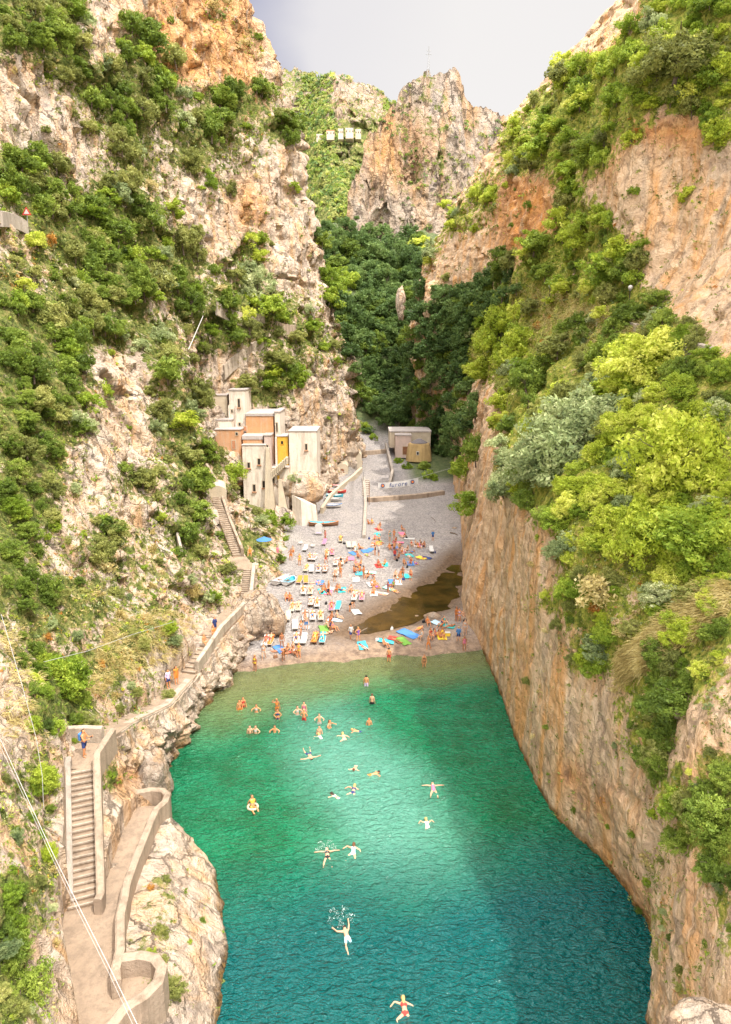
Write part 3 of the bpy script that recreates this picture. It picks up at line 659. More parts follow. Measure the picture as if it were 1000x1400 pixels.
PLM = [('the top left corner', 20, 20), ('the upper ochre wall', 170, 30), ('the orange overhang', 290, 70), ('the upper left dark gully', 160, 120), ('the peach coloured bare wall', 60, 160), ('the upper right bulge of left cliff', 330, 170), ('the brown slot in the left face', 330, 265), ('the road wall', 20, 290), ('the trees above the road wall', 50, 235),
 ('the cactus covered ledge', 220, 210), ('the head of the green band', 110, 330), ('the middle of the green band', 200, 370), ('the lower end of the green band', 260, 430), ('the leaning white pole', 268, 455), ('the zigzag path', 345, 445), ('the left spur edge', 425, 330), ('the rock above the white block house', 385, 510), ('the left margin oaks', 20, 470), ('the shaded left margin hollow', 60, 520), ('the bare boss under the road wall', 60, 380), ('the pale rib of bare rock', 150, 560),
 ('the dark left thicket', 30, 620), ('the yellowish bush above the shed', 215, 570), ('the shed', 295, 700), ('the leaning stone wall', 245, 735), ('the lower left thicket', 30, 780), ('the long climbing stair', 330, 740), ('the bare rock above the shore path', 200, 860), ('the landing with the standing man', 115, 1000), ('the straight parapet', 140, 1120), ('the white rock by the walkway', 240, 1200), ('the steel cable', 60, 1180), ('the bottom left corner', 30, 1340),
 ('the yellow tree in the ravine', 458, 395), ('the rock needle', 548, 415), ('the foot of the middle crag', 520, 345), ('the chapel end of the ravine', 505, 560), ('the stone hut', 575, 610), ('the orange ravine wall', 600, 400), ('the leftmost road lamp', 703, 400), ('the ivy on the right beach wall', 650, 640), ('the corner of the right slope', 640, 470),
 ('the top of the middle crag', 600, 120), ('the grassy ramp beside the crag', 640, 270), ('the left flank of ravine', 478, 440), ('the ravine wood centre', 530, 470), ('the right ravine flank', 605, 505), ('the wood above the hut', 600, 560), ('the wood below the lamp', 665, 425), ('the right spur foot', 640, 560), ('the ravine bottom', 520, 530), ('the ravine wood top', 500, 385), ('the spur shoulder', 580, 450), ('the orange scar', 730, 290), ('the skyline tree', 775, 110), ('the topmost right rock', 860, 50), ('the crown of the right crag', 930, 110), ('the dark notch left of the crag', 820, 220), ('the right crag face', 930, 300), ('the post of the dark lamp', 860, 410), ('the terrace straw grass', 780, 430), ('the tall yellow green tree', 885, 500), ('the silver tree', 800, 570), ('the lip of the sea wall', 700, 600), ('the right margin scrub', 975, 480),
 ('the creeper mass', 930, 640), ('the hanging creepers', 900, 750), ('the right margin creepers', 980, 740), ('the dry lip bushes', 810, 830), ('the golden straw ledge', 910, 860), ('the ivy strip on near right cliff', 900, 960), ('the pale rock at the right edge', 970, 980), ('the right edge dark bush', 980, 1120), ('the orange cave streaks', 850, 1200), ('the bottom right rock', 960, 1330)]
PLANTS = []
NPL = 0
def plant(u, v, rpx, code, hit=None, label=None, big=False, sink=.15):
    global NPL
    h = hit or cast(u, v)
    if not h or h[2] == 'sea': return
    if not hit and h[2] == 'right_cliff' and h[0].y > 150 and code != 'd': rpx = min(rpx, 11)
    p, n, tn, _ = h; dep = depth_of(p); r = rpx * dep / F; NPL += 1
    nm, lb, cat = PLANT[code]
    if n.y > 0: n = -n
    p = p + n * r * .25 - Vector((0, 0, r * sink)); rz = random.uniform(0, 6.28); near = dep < 62 or big
    s = Vector((r * random.uniform(.72, 1.25), r * random.uniform(.8, 1.2), r * random.uniform(.65, 1.15))); tilt = (random.uniform(-.3, .3), random.uniform(-.3, .3))
    grp = f'{lb}s {region(u, v, tn)}'
    lm = min(PLM, key=lambda q: (q[1] - u) ** 2 + (q[2] - v) ** 2)[0]; szw = 'small' if rpx < 9 else ('large' if rpx > 19.5 else 'medium'); lab = label or f'{szw} {lb} by {lm}'
    if cat == 'tree':
        e_ = empty(nm, p, rz); e_.scale = s; e_.rotation_euler = (tilt[0] * .6, tilt[1] * .6, rz)
        copy_mesh_obj('crown', random.choice(CR['near'] if near else CR['tree']), LEAF[code], e_); copy_mesh_obj('trunk', random.choice(TRK), None, e_)
        tag(e_, lab, 'tree', None if label else grp); PLANTS.append(e_)
    else:
        o = copy_mesh_obj(nm, random.choice(CR['dry'] if code in 'tx' else (CR['near'] if near else CR['shrub'])), LEAF[code]); o.location = p; o.rotation_euler = (tilt[0], tilt[1], rz); o.scale = s
        if rpx > 14: copy_mesh_obj('stem', random.choice(STM), None, o)
        tag(o, lab, cat, None if label else grp); PLANTS.append(o)
    return p
rnd = random.Random(4)
VILL = [(276, 600, 340, 528), (330, 705, 440, 556)]
def blocked(u, v, r):      # keep planting off buildings and paths
    if 286 < u + r*.5 and u - r*.5 < 436 and 536 < v < 700 and not (u < 300 and v > 610): return True
    if 84 < u < 140 and v > 1035: return True
    if 135 < u < 225 and 1080 < v < 1160: return True
    if 100 < u < 186 and 1150 < v < 1400: return True
    if 180 < u < 225 and v > 1350: return True
    if 315 < u < 352 and 690 < v < 860: return True
    return False
MIXC = {'g': 'ggggol', 'o': 'ooogwl', 'l': 'llgoy', 'y': 'yyyylw', 'w': 'wwwyol', 'd': 'dddg'}
for j, row in enumerate(COVER):
    for i, cde in enumerate(row):
        if cde in '.rk':
            if cde == '.' or rnd.random() > .28: continue
            lst = [(rnd.choice('olgt'), rnd.uniform(4, 8))]
        elif cde == 's': lst = [(rnd.choice('oooglltw' if i < 13 else 'oyltgw'), rnd.uniform(5, 12)) for _ in range(rnd.choice((1, 1, 2, 2)))]
        elif cde == 't': lst = [(rnd.choice('ttowyx'), rnd.uniform(8, 15)) for _ in range(2)]
        else: lst = [(rnd.choice(MIXC[cde]), rnd.uniform(10, 21) * (1.15 if i > 15 and j > 10 else 1)) for _ in range(3 if i < 13 or (i + j) % 2 else 4)]
        if i >= 17 and j < 8: lst = [({'g': 'l', 'o': rnd.choice('oy'), 'l': rnd.choice('ly')}.get(c_, c_), r_) for c_, r_ in lst]
        for c2, r_ in lst:
            u_ = i * 40 + rnd.uniform(2, 38); v_ = j * 40 + rnd.uniform(2, 38)
            if not blocked(u_, v_, r_): plant(u_, v_, r_, c2)
# forest filling the ravine
FOR = [(430, 316), (470, 318), (520, 326), (575, 325), (580, 400), (600, 415), (650, 395), (700, 372), (712, 400), (668, 425), (640, 470), (650, 530), (655, 590), (640, 625), (600, 625), (575, 592), (540, 580), (515, 578), (500, 560), (470, 470), (446, 410)]
def inpoly(x, y, P):
    c_ = False
    for (x1, y1), (x2, y2) in zip(P, P[1:] + P[:1]):
        if (y1 > y) != (y2 > y) and x < (x2 - x1) * (y - y1) / (y2 - y1) + x1: c_ = not c_
    return c_
pts = []
for _ in range(9000):
    u_, v_ = rnd.uniform(430, 715), rnd.uniform(315, 630)
    if inpoly(u_, v_, FOR) and all((u_ - a_) ** 2 + (v_ - b_) ** 2 > 12.5 ** 2 for a_, b_ in pts): pts.append((u_, v_))
for u_, v_ in pts:
    yel = math.hypot(u_ - 458, (v_ - 395) * .9) < 24
    plant(u_, v_, rnd.uniform(11, 19), 'l' if yel else ('d' if rnd.random() < .8 else 'g'))
# plants one can point to
NOTED = [(785, 625, 68, 'w', 'big dark silvery shrub overhanging the lip of the right sea wall'), (805, 575, 60, 'w', 'large pale silver leaved tree in the middle of right slope'), (745, 640, 42, 'w', 'rounded bluish shrub hanging left most over the sea wall'),
 (885, 505, 48, 'y', 'tall bright yellow green tree standing above the silver one'), (737, 335, 26, 'g', 'lone dark pine like tree before the orange scar'), (690, 460, 40, 'y', 'yellow green shrub bulging at corner of right slope'),
 (660, 440, 34, 'l', 'bright shrub at the top left edge of the right slope'), (930, 640, 75, 'y', 'broad yellow green creeper mass at the right edge'), (900, 740, 60, 'y', 'hanging yellow green creeper above the straw grass'), (965, 740, 60, 'l', 'dense green creeper at the far right margin'),
 (830, 800, 34, 't', 'dry straw bush on the lip below the creepers'), (935, 960, 42, 'g', 'green hanging ivy patch beside the white rock right'), (985, 1120, 48, 'g', 'dark green bush at the right edge above low rocks'), (915, 1010, 34, 'g', 'ivy running down the near right cliff'),
 (865, 35, 22, 'l', 'windblown tree leaning from the topmost right rock'), (775, 110, 22, 'o', 'small tree sticking out on the right skyline'), (820, 200, 32, 'g', 'dark round tree in the notch left of the crag'), (925, 90, 55, 'o', 'big olive green tree crowning the right crag'),
 (830, 365, 30, 'l', 'vivid green shrub at the foot of the right crag'),
 (80, 925, 30, 'l', 'bright green bush above the landing with the standing man'), (65, 1070, 15, 'l', 'small olive shrub beside the top of the stair'), (150, 1060, 9, 'l', 'narrow green shrub right of the stair parapet'), (205, 1215, 8, 'x', 'rusty little plant on the white rock by the walkway'),
 (35, 1345, 34, 'g', 'dark bush in the bottom left corner'), (20, 1290, 26, 'g', 'bush above the bottom left corner'), (205, 95, 26, 'l', 'bright green bush in the middle of upper left face'), (300, 135, 22, 'g', 'green bush under the orange overhang'), (205, 65, 26, 'g', 'dark oak under the upper left ochre wall'),
 (70, 30, 32, 'g', 'leafy oak in the top left corner'), (400, 515, 20, 'l', 'bright shrub on the rock above white block house'), (375, 520, 18, 'l', 'green shrub behind the orange gabled house'), (640, 640, 20, 'l', 'ivy curtain hanging at right back of the beach'), (648, 690, 22, 'l', 'ivy covering the right wall beside the shingle'), (655, 625, 22, 'g', 'ivy at the top of the right beach wall'),
 (580, 640, 10, 'g', 'round bush between the banner and the stone hut'), (555, 640, 8, 'l', 'grass green bush on the river bank by banner'), (545, 632, 7, 'l', 'low hedge along the river road wall'), (590, 655, 12, 'l', 'leafy bush right of the banner'), (510, 600, 8, 'l', 'little shrub behind the chapel'), (500, 590, 10, 'd', 'dark shrub at the mouth of ravine')]
for u_, v_, r_, c_, lb_ in NOTED: plant(u_, v_, r_, c_, label=lb_, big=r_ > 30, sink=.35)

# ground cover tufts too many to count, one object per slope
def tufts(name, target, n, label, seed):
    rs = np.random.RandomState(seed); Cs = []; Ns = []; Sz = []; Mi = []
    codes = 'goltxyw'
    prob = {'s': .8, 't': 1., 'r': .13, 'k': .13, 'o': .5, 'g': .5, 'l': .6, 'y': 1., 'w': .6, 'd': .5, '.': .0}
    pal = {'s': (1, 3, 2, 2, .25, .8, .8), 't': (0, 1, 1, 4, .8, 2, 1), 'r': (1, 2, 1, 1, .2, .3, 0), 'k': (1, 1, 1, 1, .5, .3, 0), 'o': (1, 4, 1, 1, 0, 0, 1), 'g': (4, 2, 2, 0, 0, 0, 0), 'l': (1, 1, 4, 0, 0, 1, 0), 'y': (0, 1, 3, 1, 0, 6, 1), 'w': (0, 1, 1, 1, 0, 2, 4), 'd': (3, 1, 1, 0, 0, 0, 0)}
    for _ in range(n):
        u_, v_ = rs.uniform(0, 1000), rs.uniform(0, 1400); cde = COVER[int(v_ // 40)][int(u_ // 40)]
        if rs.rand() > prob[cde] or blocked(u_, v_, 3): continue
        h = cast(u_, v_)
        if not h or h[2] != target: continue
        p, nn_, _, _ = h; dep = depth_of(p)
        if dep < 62 and target == 'left_cliff' and p.z < 3.6 and rs.rand() > .2: continue
        pr = rs.uniform(2, 7.5) * dep / F; k = rs.randint(8, 22); q = rs.normal(size=(k, 3)); q[:, 2] = np.abs(q[:, 2])
        q /= np.linalg.norm(q, axis=1)[:, None]
        Cs.append(np.array(p) + q * pr * rs.uniform(.3, 1, (k, 1))); Ns.append(q); Sz += [rs.uniform(.9, 1.7) * dep / F] * k
        w_ = np.array(pal[cde], float); w_ /= w_.sum(); Mi += [int(rs.choice(7, p=w_))] * k
    V, Fq = leaf_quads(np.concatenate(Cs), np.concatenate(Ns), np.array(Sz), .5, rs, .3)
    me = mesh_np(name, V, Fq); me.polygons.foreach_set('material_index', np.array(Mi, np.int32))
    o = link(name, me, [LEAF[c_] for c_ in codes]); tag(o, label, 'scrub', None, 'stuff')
tufts('cliff_scrub', 'left_cliff', 42000, 'low scrub and dry grass tufts scattered over the left cliff', 1)
tufts('slope_scrub', 'right_cliff', 45000, 'dense low creepers and straw grass covering the right slope', 2)
def far_wood(name, target, box, n, rmin, rmax, label, seed, thr=.0):
    rs = np.random.RandomState(seed); Cs = []; Ns = []; Sz = []; Mi = []
    for _ in range(n):
        u_, v_ = rs.uniform(box[0], box[2]), rs.uniform(box[1], box[3]); h = cast(u_, v_)
        if not h or h[2] != target: continue
        p = h[0]; nv = float(fbm(np.array([[p.x, p.y * .6, p.z * 1.2]]) * .012 * (900 / max(p.y, 200)) + 5, 3)[0])
        if nv < thr + rs.uniform(-.15, .15): continue
        dep = depth_of(p); pr = rs.uniform(rmin, rmax) * dep / F; k = 30; q = rs.normal(size=(k, 3)); q[:, 2] = np.abs(q[:, 2]); q /= np.linalg.norm(q, axis=1)[:, None]
        Cs.append(np.array(p) + q * pr); Ns.append(q); Sz += [1.3 * dep / F] * k; Mi += [int(rs.choice(4, p=(.34, .34, .30, .02)))] * k
    V, Fq = leaf_quads(np.concatenate(Cs), np.concatenate(Ns), np.array(Sz), .7, rs, .6)
    me = mesh_np(name, V, Fq); me.polygons.foreach_set('material_index', np.array(Mi, np.int32))
    tag(link(name, me, [LEAF['g'], LEAF['o'], LEAF['d'], LEAF['y']]), label, 'woodland', None, 'stuff')
far_wood('hillside_wood', 'far_hillside', (360, 90, 560, 350), 11000, 2.2, 5.2, 'far off terraces and woodland on the hillside beyond the gorge', 5, .0)
far_wood('crag_scrub', 'middle_crag', (460, 95, 760, 350), 900, 2, 5, 'bushes clinging to the ledges of the middle crag', 6, .10)
for u_, v_, r_, c_, Y_, lb_ in [(300, 632, 15, 'o', 117, 'olive bush hiding the foot of the orange house'), (322, 650, 17, 'l', 116, 'bright young tree growing before the white house'), (288, 610, 12, 'l', 118, 'green bush at the left corner of the orange house'), (312, 672, 11, 'o', 113, 'low bush between shed and white house'),
  (345, 735, 17, 'l', 104, 'rounded green shrub beside the steps below the houses'), (370, 712, 13, 'l', 112, 'shrub at the foot of the tapering buttress'), (405, 660, 12, 'w', 120, 'grey twiggy bush against the white block house'), (392, 715, 10, 'l', 113, 'small green shrub left of the retaining wall'), (350, 708, 12, 'o', 113, 'bush under the white house front with four windows'), (380, 745, 9, 'l', 104, 'small bush by the parasol')]:
    plant(u_, v_, r_, c_, hit=(at(u_, v_, Y_), Vector((.3, -.8, .5)), 'left_cliff', 0), label=lb_, sink=.2)
def straw(poly, n, lab, seed, L0=.5):
    rs = np.random.RandomState(seed); V = []; 
    us = [p[0] for p in poly]; vs = [p[1] for p in poly]
    for _ in range(n):
        u_, v_ = rs.uniform(min(us), max(us)), rs.uniform(min(vs), max(vs))
        if not inpoly(u_, v_, poly): continue
        h = cast(u_, v_)
        if not h or h[2] == 'sea': continue
        p, nn_ = np.array(h[0]), np.array(h[1]); dn = np.array([0, 0, -1.]) - nn_ * -nn_[2]; dn /= np.linalg.norm(dn) + 1e-6
        for k in range(14):
            d_ = nn_ * rs.uniform(.3, .9) + dn * rs.uniform(.1, .8) + rs.normal(size=3) * .3 + (0, 0, .25); d_ /= np.linalg.norm(d_); w_ = np.cross(d_, rs.normal(size=3)); w_ /= np.linalg.norm(w_) / .016
            a_ = p + rs.normal(size=3) * .12; L = L0 * rs.uniform(.5, 1.3); m_ = a_ + d_ * L * .6; e_ = a_ + d_ * L + dn * L * .25
            V += [a_ - w_, a_ + w_, m_ + w_, m_ - w_, m_ - w_, m_ + w_, e_ + w_ * .2, e_ - w_ * .2]
    me = mesh_np('dry_grass', np.array(V), np.arange(len(V)).reshape(-1, 4)); tag(link('dry_grass', me, LEAF['t']), lab, 'grass', None, 'stuff')
straw([(960, 800), (905, 850), (848, 895), (850, 940), (900, 905), (960, 870), (1000, 835), (1000, 800)], 2600, 'golden straw grass on the ledge under the right creepers', 8, .55)
straw([(700, 380), (760, 395), (830, 420), (900, 440), (880, 480), (800, 470), (730, 450), (690, 420)], 900, 'pale straw grass along the terraces below the right crag', 9, .8)
straw([(0, 1010), (60, 1010), (50, 860), (0, 850)], 110, 'hanging withered grass on the near left rock', 10, .35)
straw([(140, 860), (220, 830), (280, 850), (230, 900), (160, 930), (110, 960)], 700, 'ochre dry grass scattered across the bare left cliff', 12, .5)
print('plants', NPL)

# ------------------------------------------------------------------ stairs, parapets and walkways of the shore path
def interp_path(P, n):
    P = np.array(P, float); L = np.concatenate([[0], np.cumsum(np.linalg.norm(np.diff(P, axis=0), axis=1))]); s_ = np.linspace(0, L[-1], n)
    return np.stack([np.interp(s_, L, P[:, k]) for k in range(P.shape[1])], 1)
def strip_wall(name, pts, h0, h1, thick, m, label, cat='wall', parent=None, side=0., round_=True):
    """a solid wall following 3-D points; pts are the foot line, side shifts it sideways"""
    P = [Vector(p) for p in pts]; V = []; Fc = []; prof = [(-1, h0), (-1, h1 - .06), (-.6, h1), (.6, h1), (1, h1 - .06), (1, h0)]
    for i, p in enumerate(P):
        d = (P[min(i+1, len(P)-1)] - P[max(i-1, 0)]); d.z = 0; d.normalize(); nn = Vector((d.y, -d.x, 0)); c_ = p + nn * side
        for a_, z_ in prof: V.append(tuple(c_ + nn * a_ * thick / 2 + Vector((0, 0, z_))))
    k = len(prof)
    for i in range(len(P) - 1):
        for j in range(k): a_ = i*k + j; b_ = i*k + (j+1) % k; Fc.append((a_, b_, b_ + k, a_ + k))
    Fc.append(tuple(range(k))); Fc.append(tuple(len(V) - 1 - j for j in range(k)))
    mb = MB(); mb.v = V; mb.f = Fc; o = mb.build(name, m, parent)
    if label: tag(o, label, cat)
    return o
def steps_mesh(name, a, b, w, n, m, label):
    """flight of n steps between centre points a (low) and b (high)"""
    a = Vector(a); b = Vector(b); d = b - a; run = Vector((d.x, d.y, 0)); L = run.length; f = run.normalized(); s_ = Vector((f.y, -f.x, 0)); mb = MB()
    e_ = empty('stairway', a); tag(e_, label, 'stairs')
    tr = L / n; ri = d.z / n
    for i in range(n):
        p0 = a + f * tr * i; z1 = a.z + ri * (i + 1); k = len(mb.v)
        q = [p0 - s_*w/2, p0 + s_*w/2, p0 + f*(tr*1.0 if i < n-1 else tr) + s_*w/2, p0 + f*tr - s_*w/2]
        jit = .012 * ((i * 37) % 5 - 2)
        for z_ in (z1 - .75, z1 + jit): mb.v += [(v_.x - a.x, v_.y - a.y, z_ - a.z) for v_ in q]
        mb.f += [(k+3, k+2, k+1, k), (k+4, k+5, k+6, k+7), (k, k+1, k+5, k+4), (k+1, k+2, k+6, k+5), (k+2, k+3, k+7, k+6), (k+3, k, k+4, k+7)]
        nosing = MB(); c_ = p0 + f * .03 - a; c_.z = z1 - a.z - .02
        nosing.obox(c_ - f * .025, (w/2 - .02, .04, .045), math.atan2(s_.y, s_.x)); nosing.build('nosing', M['parapet_pale'], e_)
    mb.build('flight', m, e_); return e_
def lerp_xz(P, y):
    Q = sorted(P, key=lambda p: p[2]); ys = [q[2] for q in Q]; return tuple(float(np.interp(y, ys, [q[k] for q in Q])) for k in (0, 1, 3))
def pave(name, P, y0, y1, m, ext=.1, dz=0.):
    ysn = np.linspace(y0, y1, max(3, int(abs(y1 - y0) * 2))); V = []; Fc = []
    for y_ in ysn:
        xi, xo, z_ = lerp_xz(P, y_)
        V += [(xi - ext - .7, y_, z_ + dz), (xo + .15, y_, z_ + dz), (xo + .15, y_, z_ - 1.0), (xi - ext - .7, y_, z_ - 1.0)]
    for i in range(len(ysn) - 1):
        for j in range(4): a_ = i*4+j; b_ = i*4+(j+1) % 4; Fc.append((a_, b_, b_+4, a_+4))
    Fc += [(0, 1, 2, 3), tuple(len(V) - 1 - j for j in range(4))]
    mb = MB(); mb.v = V; mb.f = Fc; o = mb.build(name, m); return struct(o)
A_, B_, C_, D_ = PATHS
def cl(P, y): xi, xo, z_ = lerp_xz(P, y); return ((xi + xo) / 2, y, z_)
steps_mesh('s', cl(A_, 29.45), cl(A_, 35.9), 1.45, 22, M['concrete'], 'long straight stone stair beside the parapet in lower left')
pave('upper_landing', A_, 35.9, 38.6, M['concrete'])
pave('lower_walkway', B_, 18, 38, M['concrete'])
pave('shore_path', C_, 38.7, 56.6, M['concrete'])
steps_mesh('s', cl(C_, 56.9), cl(C_, 62.5), 1.3, 9, M['concrete'], 'short stair where people sit on the left shore path')
pave('shore_path', C_, 62.5, 74.2, M['concrete'])
steps_mesh('s', cl(C_, 74.25), cl(C_, 78.3), 1.3, 15, M['concrete'], 'narrow stair climbing beside the boulder above beach edge')
steps_mesh('s', cl(D_, 80.4), cl(D_, 98.5), 1.2, 46, M['concrete'], 'long narrow stair rising to the pale shed and houses')
pave('shore_path', C_, 78.3, 80.4, M['concrete'])
def line_on(P, ys, which, dz=0.): 
    r = []
    for y_ in ys: xi, xo, z_ = lerp_xz(P, y_); r.append(((xi if which == 'in' else xo), y_, z_ + dz))
    return r
strip_wall('parapet_wall', line_on(A_, np.linspace(29.0, 38.8, 26), 'out'), -1.2, .9, .40, M['parapet'], 'thick straight parapet along the lower left stair', side=.22)
strip_wall('parapet_wall', [(-20.2, 38.3, 7.0), (-18.9, 38.75, 7.0), (-17.6, 38.9, 7.0), (-16.4, 38.8, 7.0)], -1, 1.0, .35, M['parapet_pale'], 'short pale wall closing the landing behind the standing man')
pw_ = [(-14.35, 38.15, 3.0), (-13.5, 38.4, 3.0), (-12.75, 38.35, 3.0), (-12.35, 37.9, 3.0), (-12.3, 37.2, 3.0)] + line_on(B_, np.linspace(36.4, 26, 30), 'out') 
strip_wall('parapet_wall', pw_ + [(-10.95, 25.0, 3.3), (-10.7, 24.4, 3.3)], -1.6, .95, .42, M['parapet'], 'curving parapet of the lower walkway above white rock', side=0)
strip_wall('parapet_wall', [(-10.9, 25.6, 3.3), (-10.1, 25.75, 3.3), (-9.4, 25.6, 3.3), (-8.95, 25.1, 3.3), (-8.9, 24.4, 3.3), (-9.3, 23.7, 3.3), (-9.9, 23.2, 3.3), (-10.2, 22.4, 3.3), (-10.1, 21, 3.3)], -1.6, .95, .5, M['parapet'], 'rounded lookout parapet at the bottom of the picture')
lk = MB(); lk.prism([(-11.2, 25.5), (-11.2, 21), (-10, 21), (-9.9, 23.1), (-9.3, 23.6), (-8.95, 24.4), (-9.0, 25.1), (-9.5, 25.5), (-10.2, 25.6)], 1.0, 3.306); struct(lk.build('lookout_floor', M['concrete']))
strip_wall('parapet_wall', line_on(C_, np.linspace(41, 55.5, 26), 'out', -1.9), -1.4, 1.9, .9, M['parapet_pale'], 'pale sloping concrete band retaining the shore path', side=-.25)
strip_wall('parapet_wall', line_on(C_, np.linspace(57.2, 78.2, 40), 'out'), -1.6, .85, .42, M['parapet_pale'], 'pale curving parapet of the shore path by the beach', side=-.1)
strip_wall('parapet_wall', line_on(D_, np.linspace(80.6, 98.8, 30), 'out'), -2.0, .8, .35, M['parapet'], 'thin brownish parapet climbing towards the pale shed', side=-.1)
# inner face of stairs: low kerb of rubble
strip_wall('rubble_wall', line_on(A_, np.linspace(29.6, 36.2, 20), 'in'), -.3, .55, .35, M['stonewall'], 'low rubble edge on the cliff side of stair', side=.05)
def rough_rock(name, c, r, seed, m, sq=(1, 1, .8), sub=5):
    bm = bmesh.new(); bmesh.ops.create_icosphere(bm, subdivisions=sub, radius=1); P = np.array([v_.co[:] for v_ in bm.verts])
    _, e1, v1 = cellular(P * 1.3 + seed); d = 1 + (v1 - .5) * .34 * np.clip(e1 * 3, 0, 1) + fbm(P * 1.2 + seed, 4) * .5 + fbm(P * 5 + seed, 3) * .12
    P = P * d[:, None] * np.array(sq) * r
    for v_, p in zip(bm.verts, P): v_.co = p
    me = bpy.data.meshes.new(name); bm.to_mesh(me); bm.free(); o = link(name, me, m, smooth=True); o.location = c; return o
p = atz(362, 835, 3.6); tag(rough_rock('boulder', (p.x - .8, p.y + .9, 2.4), 2.75, 3., M['boulder'], (1.0, 1.1, 1.15)), 'huge round grey boulder overhanging the left end of beach', 'boulder')
p = atz(320, 893, .7); tag(rough_rock('boulder', (p.x, p.y, .5), .95, 8., M['boulder'], (.9, 1, .9), 4), 'small pale boulder below the overhanging one at the waterline', 'boulder')
p = atz(300, 925, .6); tag(rough_rock('boulder', (p.x - .2, p.y, .4), 1.5, 15., M['boulder'], (1, 1.3, 1.0)), 'cracked ochre boulder standing in the shallows below the stair', 'boulder')
p = atz(198, 1062, 2.0); tag(rough_rock('boulder', (p.x, p.y + .3, 1.2), 1.75, 23., M['boulder'], (.9, 1.2, 1.3)), 'orange streaked boulder above green water by the parapet bend', 'boulder')
p = atz(968, 1395, 13.2); tag(rough_rock('boulder', (p.x + .2, p.y, 12.7), .85, 33., M['boulder'], (1.3, 1.0, .8)), 'pale pitted rock in the bottom right corner', 'boulder')
p = at(548, 415, 215); tag(rough_rock('rock_pinnacle', p, 1.6, 41., M['rock'], (.9, .9, 2.8), 4), 'grey rock needle rising out of the dark forest', 'rock')
p = at(575, 575, 192); tag(rough_rock('rock_pinnacle', p, 1.6, 47., M['rock'], (.8, .8, 3.4), 4), 'pale rock rib behind the stone hut', 'rock')
for i_, (u_, v_, r_) in enumerate([(591, 843, .75), (622, 722, .35), (570, 844, .4), (634, 846, .5)]):
    h = cast(u_, v_, ('beach',)); 
    if h: tag(rough_rock('stone', h[0], r_, 60. + i_, M['boulder'], (1.4, 1, .6), 3), ['flat brown stone beside the stream pool', 'grey stone near the ivy at the right beach edge', 'small stone at the pool head', 'little stone under the right cliff near the bathers'][i_], 'stone')

# walls on the slopes: road parapet, zigzag path
def wall_px(px, Y, h, th, m, label, name='parapet_wall', below=1.5):
    pts = []
    for (u_, v_) in px:
        hh = cast(u_, v_) if Y is None else None
        pts.append(hh[0] if hh else at(u_, v_, Y or 60))
    pts = [tuple(p) for p in interp_path([tuple(p) for p in pts], 18)]
    return strip_wall(name, pts, -below, h, th, m, label)
wall_px([(1, 303), (10, 304), (20, 307), (30, 311), (38, 317)], None, 1.1, .5, M['stonewall'], 'curved stone road wall at the left edge halfway up the cliff', 'road_wall', .5)
wall_px([(296, 419), (312, 428), (328, 434), (348, 435), (362, 436)], None, .9, .5, M['parapet_pale'], 'pale wall of the upper zigzag path above the village')
wall_px([(306, 508), (318, 496), (334, 484), (350, 473), (360, 464)], None, 1.1, .7, M['parapet_pale'], 'rising pale wall of the zigzag path behind the houses')
wall_px([(378, 446), (388, 450), (404, 452)], None, 1.0, .6, M['parapet'], 'short wall at the right hand bend of zigzag path')
wall_px([(240, 712), (243, 735), (249, 760)], None, .7, .3, M['stonewall'], 'thin leaning stone wall down the left cliff below bushes')
def sign_tri():
    p = cast(39, 313)[0]; e_ = empty('road_sign', p); tag(e_, 'red and white triangular road sign at the end of road wall', 'sign')
    MB().tube([(0, 0, -1), (0, 0, 2.0)], .05).build('post', M['metal'], e_)
    mb = MB(); mb.v = [(-.55, -.06, 1.5), (.55, -.06, 1.5), (0, -.06, 2.4), (-.55, -.02, 1.5), (.55, -.02, 1.5), (0, -.02, 2.4)]; mb.f = [(0, 1, 2), (5, 4, 3), (0, 3, 4, 1), (1, 4, 5, 2), (2, 5, 3, 0)]; mb.build('sign_border', PAINT['red'], e_)
    mb = MB(); mb.v = [(-.33, -.075, 1.62), (.33, -.075, 1.62), (0, -.075, 2.16), (-.33, -.062, 1.62), (.33, -.062, 1.62), (0, -.062, 2.16)]; mb.f = [(0, 1, 2), (5, 4, 3), (0, 3, 4, 1), (1, 4, 5, 2), (2, 5, 3, 0)]; mb.build('sign_face', PAINT['white'], e_)
sign_tri()
# terrace walls and lamps of the road on the right
for (u_, v_, ph, lab) in [(703, 397, 3.6, 'white globe lamp above the dark trees, leftmost of three'), (751, 392, 3.4, 'white globe lamp in the bright scrub, middle of three'), (860, 398, 5.0, 'globe lamp on a dark post below the right crag')]:
    h = cast(u_, v_ + 22)
    p = h[0] if h else at(u_, v_, 90); dep = depth_of(p); top = (22 if u_ < 800 else 26) * dep / F
    e_ = empty('street_lamp', p); tag(e_, lab, 'lamp', 'globe lamps along the road on the right slope')
    MB().tube([(0, 0, -.5), (0, 0, top - .3)], [.07, .05]).build('post', M['dark'], e_)
    MB().tube([(0, 0, top - .35), (0, 0, top - .22)], [.09, .17]).build('collar', M['metal'], e_)
    bm = bmesh.new(); bmesh.ops.create_icosphere(bm, subdivisions=3, radius=.22); bmesh.ops.translate(bm, vec=(0, 0, top), verts=bm.verts); me = bpy.data.meshes.new('globe'); bm.to_mesh(me); bm.free(); link('globe', me, PAINT['white'], e_, True)
wall_px([(818, 437), (845, 444), (872, 452)], None, .6, .4, M['stonewall'], 'strip of grey road wall showing through the right scrub')
wall_px([(930, 472), (955, 480), (975, 487)], None, .6, .4, M['stonewall'], 'short grey wall piece among bushes at the right')
